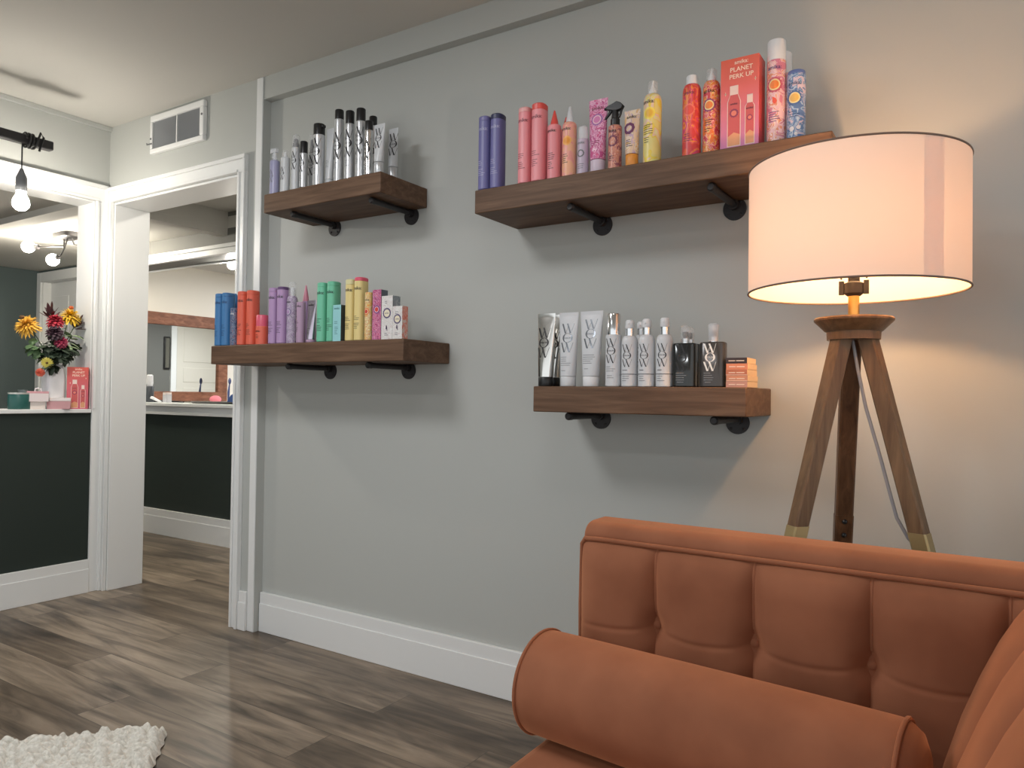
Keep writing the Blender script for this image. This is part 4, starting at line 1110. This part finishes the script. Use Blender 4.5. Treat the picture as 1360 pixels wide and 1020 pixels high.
rug = mb.build('area_rug', Mrug(), loc=(-2.09, 1.345, .001), smooth=180)
tag(rug, 'chunky woven cream rug lying on the plank floor', 'rug')

# ------------------------------------------------------------------ flowers and things on the left ledge
SZ = .937
vase = thing('flower_vase', 'white angular vase holding the bouquet on the left ledge', 'vase', (-3.95, 1.888, SZ))
mb = MB()
rr = [(0, .037, .037, 5), (.004, .04, .04, 5), (.16, .043, .043, 5), (.21, .036, .036, 5), (.222, .034, .034, 5), (.223, .030, .030, 5), (.2, .030, .030, 5), (.03, .034, .034, 5)]
mb.loft(rr, 32); mb.build('body', M('white_ceramic', (226, 226, 228), .3), vase)
GLF = 'cut flowers arranged in the white vase'
STEM = M('flower_stem', (74, 96, 58), .6); LEAF = M('leaf_green', (84, 112, 74), .55); LEAFD = M('dark_leaf', (52, 66, 50), .6); LEAFP = M('pale_leaf', (146, 166, 126), .55)
YEL1 = M('yellow_petal', (234, 180, 66), .6); YEL2 = M('gold_petal', (238, 196, 60), .6); RED1 = M('crimson_petal', (176, 44, 62), .6); DKR = M('dark_plum_petal', (62, 40, 52), .6); MAG = M('magenta_petal', (146, 38, 70), .6); COR = M('coral_petal', (232, 116, 90), .6); BURG = M('burgundy_leaf', (84, 50, 54), .6); SUNC = M('brown_flower_centre', (96, 66, 34), .7)
def leaf_mesh(mb, base, d, ln, w, mi=0, up=Vector((0, 0, 1)), curl=.15):
    d = d.normalized(); s = d.cross(up)
    s = s.normalized() if s.length > 1e-3 else Vector((1, 0, 0)); nrm = s.cross(d)
    vs = []
    K = 6
    for i in range(K + 1):
        t = i / K; ww = w * math.sin(PI * min(1, t * .92 + .06)) ** .8 if i < K else .0004
        c = base + d * (ln * t) - nrm * (curl * ln * t * t)
        vs += [c - s * ww, c + nrm * (ww * .3), c + s * ww]
    fs = []
    for i in range(K):
        a = 3 * i
        fs += [(a, a + 1, a + 4, a + 3), (a + 1, a + 2, a + 5, a + 4)]
    mb.add(vs, fs, mi)
rf = random.Random(11)
BASE = Vector((-3.95, 1.888, SZ))
def flower(label, head, kind, size, mat, leaves=2, leafmat=None, name='cut_flower', cmat=None):
    t = thing(name, label, 'flower', BASE + Vector((0, 0, .05)), 0, GLF)
    H = Vector(head) - (BASE + Vector((0, 0, .05)))
    mid = Vector((H.x * .25, H.y * .25, max(.15, H.z * .55)))
    mid.x = max(-.018, min(.018, mid.x)); mid.y = max(-.018, min(.018, mid.y))
    st = Vector((rf.uniform(-.012, .012), rf.uniform(-.012, .012), 0))
    pts = [st, st * .6 + Vector((mid.x * .5, mid.y * .5, .1)), Vector((mid.x, mid.y, .175))]
    q0 = pts[-1]
    for k in range(1, 6):
        f = k / 5; pts.append(q0.lerp(H, f) + Vector((0, 0, .02 * math.sin(PI * f))))
    mb = MB(); mb.tube(pts, .0022, 6); mb.build('stem', STEM, t)
    ax = (pts[-1] - pts[-2]).normalized(); ax = (ax + Vector((.25, -.25, .35))).normalized()
    u = ax.orthogonal().normalized(); w = ax.cross(u)
    mb = MB()
    if kind == 'mum':
        for lay in range(7):
            n = 24 - 2 * lay; el = -.35 + lay * .27
            for k in range(n):
                a = 2 * PI * (k + .5 * lay) / n + rf.uniform(-.1, .1); e = el + rf.uniform(-.15, .15)
                d = (u * math.cos(a) + w * math.sin(a)) * math.cos(e) + ax * math.sin(e)
                leaf_mesh(mb, H + d * size * .1 - ax * size * .15, d, size * (1.02 - .06 * lay) * rf.uniform(.8, 1.1), size * .11, 0, ax, .38)
    elif kind == 'ball':
        for lay in range(6):
            n = 12 - lay; el = -.35 + lay * .33
            for k in range(n):
                a = 2 * PI * (k + .5 * lay) / n; e = el + rf.uniform(-.1, .1)
                d = (u * math.cos(a) + w * math.sin(a)) * math.cos(e) + ax * math.sin(e)
                leaf_mesh(mb, H + d * size * .1, d, size * (.95 - .05 * lay), size * .26, 0, ax, .35)
    elif kind == 'spike':
        for k in range(13):
            a = 2 * PI * k / 13 * 2.3; e = .25 + 1.1 * k / 13
            d = (u * math.cos(a) + w * math.sin(a)) * math.cos(e) + ax * math.sin(e)
            leaf_mesh(mb, H - ax * size * .5 * (1 - k / 13), d, size * rf.uniform(.8, 1.2), size * .15, 0, ax, -.1)
    elif kind == 'daisy':
        for k in range(16):
            a = 2 * PI * k / 16; d = (u * math.cos(a) + w * math.sin(a)) + ax * .15
            leaf_mesh(mb, H, d, size, size * .2, 0, ax, .1)
    elif kind == 'foliage':
        for k in range(26):
            f = rf.uniform(.2, 1); p = q0.lerp(H, f); a = rf.uniform(0, 2 * PI); e = rf.uniform(-.3, .9)
            d = (u * math.cos(a) + w * math.sin(a)) * math.cos(e) + ax * math.sin(e)
            leaf_mesh(mb, p, d, size * rf.uniform(.7, 1.15), size * .36, 0, Vector((0, 0, 1)), .25)
    bloom = mb.build('bloom' if kind != 'foliage' else 'leaves', mat, t, smooth=60)
    if cmat:
        mb = MB(); mb.ball(tuple(H + ax * size * (.1 if kind == 'daisy' else .68)), size * .2, size * .2, size * .16, 12, 8); mb.build('flower_centre', cmat, t)
    for k in range(leaves):
        mb = MB(); f = rf.uniform(.35, .85); p = q0.lerp(H, f); a = rf.uniform(0, 2 * PI)
        leaf_mesh(mb, p, Vector((math.cos(a), math.sin(a), .2)), .05 * rf.uniform(.8, 1.2), .016, 0); mb.build('leaf', leafmat or LEAF, t, smooth=60)
    return t
X0 = -3.95
flower('large golden shaggy bloom reaching out on the left of the bouquet', (X0 + .01, 1.755, 1.352), 'mum', .058, YEL1, 2, None, cmat=SUNC)
flower('large bright yellow bloom at the top right of the bouquet', (X0 + .01, 1.958, 1.415), 'mum', .056, YEL2, 2, None, cmat=M('rust_centre', (190, 90, 40), .7))
flower('crimson red bloom in the upper middle of the bouquet', (X0 + .02, 1.882, 1.375), 'ball', .045, RED1, 1)
flower('magenta bloom low in the centre of the bouquet', (X0 + .055, 1.895, 1.272), 'ball', .034, MAG, 1)
flower('nearly black plum bloom in the centre of the bouquet', (X0 + .045, 1.868, 1.315), 'ball', .044, DKR, 1, LEAFD)
flower('burgundy pointed leaf spray at the top centre of the bouquet', (X0 - .01, 1.872, 1.415), 'spike', .06, BURG, 0, name='leaf_spray')
flower('burgundy pointed leaf spray at the right edge of the bouquet', (X0 - .01, 2.0, 1.375), 'spike', .062, BURG, 0, name='leaf_spray')
flower('small yellow daisy with dark centre hanging low beside the vase', (X0 + .055, 1.832, 1.165), 'daisy', .03, M('lemon_petal', (222, 206, 96), .6), 0, None, cmat=SUNC)
flower('small coral flower hanging lowest on the left of the vase', (X0 + .05, 1.802, 1.115), 'ball', .022, COR, 1)
flower('grey green leafy sprig on the left side of the bouquet', (X0 + .03, 1.765, 1.255), 'foliage', .05, LEAF, 0, name='leaf_sprig')
flower('pale green broad leafy sprig on the right side of the bouquet', (X0 + .03, 1.962, 1.31), 'foliage', .055, LEAFP, 0, name='leaf_sprig')
flower('dark leafy sprig at the lower right of the bouquet', (X0 + .02, 2.0, 1.27), 'foliage', .05, LEAFD, 0, name='leaf_sprig')
flower('dark leafy sprig at the front of the bouquet above the vase', (X0 + .06, 1.89, 1.235), 'foliage', .05, LEAFD, 0, name='leaf_sprig')
flower('dark leafy sprig filling the left middle of the bouquet', (X0 + .05, 1.83, 1.25), 'foliage', .055, LEAFD, 0, name='leaf_sprig')
flower('dark leafy sprig filling the right middle of the bouquet', (X0 + .05, 1.94, 1.245), 'foliage', .055, LEAFD, 0, name='leaf_sprig')
flower('dark upright leafy sprig behind the crimson bloom', (X0 - .02, 1.9, 1.34), 'foliage', .05, LEAFD, 0, name='leaf_sprig')
flower('dark green drooping leaf sprig over the vase rim', (X0 + .06, 1.855, 1.15), 'foliage', .045, LEAFD, 0, name='leaf_sprig')
PERK2 = Mgradient('perk_carton_front_small', [(0, (206, 90, 110)), (.5, (214, 100, 110)), (1, (216, 92, 76))], 0, .212)
pk = perk_box(-.047, .047, -.025, .05, SZ, .212, 'pink red carton with printed bottles standing beside the white vase', 'boxes on the left ledge', PERK2, PERKS)
pk.location = (-3.905, 1.985, SZ); pk.rotation_euler = (0, 0, math.radians(62))
tin = thing('candle_tin', 'round teal tin with pale rim at the left end of the ledge', 'tin', (-3.93, 1.727, SZ))
mb = MB(); mb.loft(cyl_rings(.048, 0, .072, .002), 40); mb.build('body', M('teal_tin', (38, 92, 86), .35), tin)
mb = MB(); mb.loft([(.0722, .0486, .0486, 2), (.08, .0486, .0486, 2), (.08, .045, .045, 2), (.074, .044, .044, 2)], 40); mb.build('rim', M('pale_tin_rim', (196, 196, 190), .3, .4), tin)
mb = MB(); mb.loft([(.0745, .03, .018, 2, .004, .012), (.094, .03, .018, 2, .004, .012)], 24); mb.build('lid', M('smoky_lid', (96, 104, 104), .3), tin)
pb = thing('card_box', 'small white and pink box raised on the carton beside the teal tin', 'box', (-3.895, 1.792, SZ + .037), math.radians(68), 'boxes on the left ledge')
mb = MB(); mb.box(-.045, .045, -.02, .02, 0, .05); mb.build('carton', M('white_pink_card', (236, 222, 222), .5), pb, bevel=.001)
mb = MB(); mb.box(-.0455, .0455, -.0205, .0205, .04, .0505); mb.build('lid', M('pink_card', (224, 166, 172), .5), pb, bevel=.001)
mb = MB(); mb.tube([(-.012, 0, .05), (-.01, 0, .062), (.002, 0, .066), (.014, 0, .062), (.016, 0, .05)], .003, 8); mb.build('ribbon', WHITEP, pb)
st2 = thing('card_box', 'low flat white box lying under the small pink and white box', 'box', (-3.91, 1.79, SZ), math.radians(68), 'boxes on the left ledge')
mb = MB(); mb.box(-.05, .04, -.025, .03, 0, .036); mb.build('carton', M('cream_card', (226, 214, 206), .5), st2, bevel=.001)
fb = thing('card_box', 'flat dusty pink box with white lid in front of the vase', 'box', (-3.885, 1.885, SZ), math.radians(64), 'boxes on the left ledge')
mb = MB(); mb.box(-.05, .05, -.018, .018, 0, .04); mb.build('carton', M('dusty_pink_card', (206, 156, 160), .5), fb, bevel=.001)
mb = MB(); mb.box(-.038, .051, -.019, .019, .0402, .056); mb.build('lid', M('white_card', (240, 232, 230), .5), fb, bevel=.001)

# ------------------------------------------------------------------ lights as objects
BULB = Memit('white_bulb', (1.0, .93, .82, 1), PEND_E)
BULB2 = Memit('fixture_bulb', (1.0, .92, .78, 1), FIX_E)
BULB3 = Memit('far_bulb', (1.0, .95, .86, 1), FAR_E)
GLASS = Mclear('bulb_glass', (255, 250, 240), .12, .05)
bar = thing('light_bar', 'black square bar with a wrapped cable, mounted beside the left wall', 'light bar', (-3.6, 1.1, 2.12))
mb = MB(); mb.box(-.02, .02, -.7, .592, 0, .042); mb.build('bar', IRON, bar, bevel=.006)
mb = MB(); mb.box(-.28, -.262, .28, .37, -.06, .04); mb.box(-.28, .0, .318, .338, .006, .03); mb.build('bracket', IRON, bar)
mb = MB(); mb.box(-.28, -.262, -.55, -.46, -.06, .04); mb.box(-.28, .0, -.515, -.495, .006, .03); mb.build('bracket', IRON, bar)
mb = MB(); P = []
for k in range(40):
    a = 2 * PI * k / 13; P.append((.031 * math.cos(a), .475 + .0011 * k, .021 + .031 * math.sin(a)))
P += [(.03, .53, .06), (.025, .545, .045), (.02, .53, -.02)]
mb.tube(P, .005, 8); mb.build('cable_wrap', BLACKP, bar)
def pendant(name, x, y, ztop, zb, label, group=None, em=None):
    t = thing(name, label, 'pendant lamp', (x, y, zb), 0, group)
    z = lambda q: q - zb
    mb = MB(); mb.tube([(0, 0, z(ztop)), (0, 0, z(zb + .185))], .0032, 8); mb.build('cord', BLACKP, t)
    mb = MB(); mb.loft([(z(zb + .085), .0215, .0215, 2), (z(zb + .09), .023, .023, 2), (z(zb + .145), .022, .022, 2), (z(zb + .165), .014, .014, 2), (z(zb + .186), .006, .006, 2)], 20); mb.build('socket', GREYP, t)
    mb = MB(); mb.loft([(.0, .006, .006, 2), (.004, .018, .018, 2), (.014, .029, .029, 2), (.03, .034, .034, 2), (.048, .031, .031, 2), (.07, .02, .02, 2), (.09, .014, .014, 2)], 22); mb.build('bulb', em or BULB, t)
    return t
pendant('pendant_light', -3.6, 1.569, 2.122, 1.823, 'lit bare bulb pendant hanging from the black bar at the left')
fx = thing('ceiling_light', 'black ceiling fixture with bare bulbs in the room behind the flowers', 'ceiling light', (-5.5, 2.705, 2.14))
mb = MB(); mb.loft([(-.035, .11, .06, 4), (-.03, .12, .07, 4), (0, .12, .07, 4)], 32); mb.build('canopy', IRON, fx)
for i, (b, pth) in enumerate((((-.23, -.15, -.095), [(-.05, 0, -.03), (-.05, 0, -.075), (-.02, -.02, -.09), (-.1, -.07, -.092), (-.18, -.12, -.095)]),
                              ((-.12, -.035, -.178), [(.0, 0, -.03), (.0, -.02, -.1), (-.03, -.03, -.15), (-.07, -.035, -.17)]),
                              ((.30, .05, -.1), [(.05, 0, -.03), (.05, .02, -.08), (.15, .03, -.095), (.24, .045, -.1)]))):
    mb = MB(); mb.tube(pth, .006, 8); arm = mb.build('arm', IRON, fx)
    e = Vector(pth[-1]); d = (Vector(b) - e).normalized()
    mb = MB(); mb.tube([e - d * .012, e + d * .03], .018, 14); mb.build('socket', IRON, arm)
    mb = MB(); mb.ball(tuple(e + d * .062), .042, .042, .042, 18, 12); mb.build('bulb', BULB2, arm)
pendant('pendant_light', -4.6, 3.40, 2.14, 1.92, 'lit bulb glowing at the right edge of the doorway', em=BULB3)

# ------------------------------------------------------------------ mirror and things on the far ledge
mr = thing('framed_mirror', 'wide mirror in a reddish wooden frame seen through the doorway', 'mirror', (-6.0, 3.9, .945))
mb = MB()
for y0, y1, z0, z1 in ((-.55, .487, 0, .085), (-.55, .487, .66, .765), (-.55, -.45, .085, .66), (.387, .487, .085, .66)): mb.box(0, .03, y0, y1, z0, z1)
mb.build('frame', FRAMEW, mr, bevel=.004)
mb = MB(); mb.box(.002, .008, -.45, .387, .085, .66); mb.build('mirror_glass', M('mirror_silver', (236, 240, 238), .02, 1.0), mr)
ct = thing('counter', 'narrow pale counter below the framed mirror', 'counter', (-5.775, 4.3, 0))
mb = MB(); mb.box(-.2, .12, -.95, 1.2, .885, .93); mb.build('worktop', WHITE, ct, bevel=.004)
mb = MB(); mb.box(-.2, .08, -.93, 1.18, 0, .885); mb.build('cabinet', GREYD, ct)
FS = .949
GF = 'hair tools and small items on the ledge beyond the doorway'
t = thing('spray_bottle', 'dark bottle with white cap at the left end of the far ledge', 'bottle', (-5.27, 3.2, FS), 0, GF)
mb = MB(); mb.loft(cyl_rings(.03, 0, .12, .004), 24); mb.build('body', M('dark_grey_bottle', (70, 74, 78), .3), t)
mb = MB(); mb.loft([(.12, .02, .02, 2), (.14, .024, .024, 2), (.2, .022, .022, 2), (.205, .016, .016, 2)], 20); mb.build('cap', WHITEP, t)
t = thing('glass_jar', 'small pale glass jar standing on the ledge before the mirror', 'jar', (-5.046, 3.2, FS), 0, GF)
mb = MB(); mb.loft([(0, .026, .026, 4), (.06, .026, .026, 4), (.06, .023, .023, 4), (.01, .023, .023, 4)], 28); mb.build('body', MILKY, t)
mb = MB(); mb.loft([(.0605, .026, .026, 3), (.075, .026, .026, 3)], 28); mb.build('lid', M('pale_lid', (226, 214, 208), .4), t)
t = thing('hair_clip', 'small bright white clip lying on the far ledge', 'clip', (-5.19, 3.2, FS), .5, GF)
mb = MB(); mb.add([(-.04, -.012, .03), (.03, -.012, 0), (.045, -.012, .006), (-.03, -.012, .045), (-.04, .012, .03), (.03, .012, 0), (.045, .012, .006), (-.03, .012, .045)], [(0, 1, 2, 3), (7, 6, 5, 4), (0, 4, 5, 1), (1, 5, 6, 2), (2, 6, 7, 3), (3, 7, 4, 0)])
mb.build('jaw', WHITEP, t, bevel=.002)
t = thing('flat_iron', 'flat black styling tool lying along the far ledge left of the jar', 'styling tool', (-5.17, 3.26, FS), 0, GF)
mb = MB(); mb.tube([(-.16, 0, .009), (-.02, 0, .009), (.1, .0, .008), (.22, .01, .006)], [.009, .009, .007, .005], 10); mb.build('handle', BLACKP, t)
mb = MB(); mb.tube([(-.16, 0, .009), (-.22, 0, .009), (-.28, .02, .008)], .004, 8); mb.build('cord', BLACKP, t)
t = thing('tool_tray', 'low dark tray on the far ledge at the right of the doorway', 'tray', (-4.52, 3.22, FS), 0, GF)
mb = MB(); mb.loft([(0, .2, .06, 4), (.004, .21, .065, 4), (.016, .22, .07, 4), (.016, .215, .066, 4), (.005, .205, .06, 4)], 36); mb.build('body', M('charcoal_tray', (88, 86, 82), .4), t)
t = thing('hair_comb', 'blue upright comb leaning by the casing on the far ledge', 'comb', (-4.29, 3.2, FS + .012), 0, GF)
mb = MB(); mb.tube([(0, 0, 0), (.01, 0, .08), (.03, .01, .2)], [.006, .006, .003], 8); mb.build('handle', M('blue_comb', (70, 96, 150), .35), t)
mb = MB(); mb.add([(-.06, -.008, .004), (.0, -.008, .004), (.006, -.008, .06), (-.02, -.008, .05), (-.06, .008, .004), (.0, .008, .004), (.006, .008, .06), (-.02, .008, .05)], [(0, 1, 2, 3), (7, 6, 5, 4), (0, 4, 5, 1), (1, 5, 6, 2), (2, 6, 7, 3), (3, 7, 4, 0)]); mb.build('head', M('blue_comb', (70, 96, 150), .35), t, bevel=.002)
t = thing('styling_brush', 'dark blue handled brush whose reflection stands in the mirror', 'brush', (-5.78, 4.26, .93), 0, None)
mb = MB(); mb.tube([(0, 0, 0), (0, .0, .1), (0, .01, .19)], [.008, .010, .005], 10); mb.build('handle', M('navy_handle', (58, 70, 112), .35), t)
mb = MB(); mb.ball((0, .01, .2), .012, .014, .03, 12, 8); mb.build('head', M('navy_handle', (58, 70, 112), .35), t)
t = thing('powder_puff', 'round pink puff on the counter in front of the mirror', 'puff', (-5.8, 4.14, .93), 0, None)
mb = MB(); mb.ball((0, 0, .035), .05, .05, .035, 18, 10); mb.build('puff', M('pink_puff', (226, 130, 140), .8), t)

# ------------------------------------------------------------------ lighting
COOL = (.97, .98, 1.0); NEUT = (1.0, .93, .82)
def unseen_downlight(x, y, power, r=.09, col=COOL, z=None):
    CZ = z or 2.41
    t = thing('unseen_downlight', 'round unseen ceiling light assumed outside the picture', 'ceiling light', (x, y, CZ), 0, 'recessed ceiling lights')
    mb = MB(); mb.loft([(-.006, r + .02, r + .02, 2), (-.001, r + .024, r + .024, 2)], 32); mb.build('trim_ring', WHITE, t)
    d = bpy.data.lights.new('unseen_downlight_lamp', 'AREA'); d.shape = 'DISK'; d.size = 2 * r; d.energy = power; d.color = col
    o = bpy.data.objects.new('unseen_downlight_lamp', d); COL.objects.link(o); o.location = (x, y, CZ - .012)
unseen_downlight(-.53, .65, 4.5, .24)
unseen_downlight(-1.6, -.9, 12)
unseen_downlight(-1.95, .4, 24, .30)  # added unseen light, brightens the door jamb, floor and lower left wall
unseen_downlight(-3.0, 2.74, 11, .08, NEUT, 2.25)  # added unseen light, lifts the dark hall beyond the doorway
unseen_downlight(-3.9, 5.9, 55, .09, COOL, 2.14)  # added unseen light, brightens the door that the mirror reflects
unseen_downlight(-5.0, 4.6, 20, .09, COOL, 2.14)  # added unseen light, raises the cream wall around the mirror
w = bpy.data.worlds.new('world'); scene.world = w; w.use_nodes = True
w.node_tree.nodes['Background'].inputs[0].default_value = (.92, .96, .98, 1)
w.node_tree.nodes['Background'].inputs[1].default_value = 1.2

vs_ = scene.view_settings
vs_.view_transform = 'Standard'; vs_.look = 'None'; vs_.gamma = 1.0; vs_.use_curve_mapping = False; vs_.exposure = 0.0
scene.cycles.max_bounces = 8; scene.cycles.transparent_max_bounces = 16; scene.cycles.caustics_reflective = False; scene.cycles.caustics_refractive = False
scene.cycles.use_denoising = True
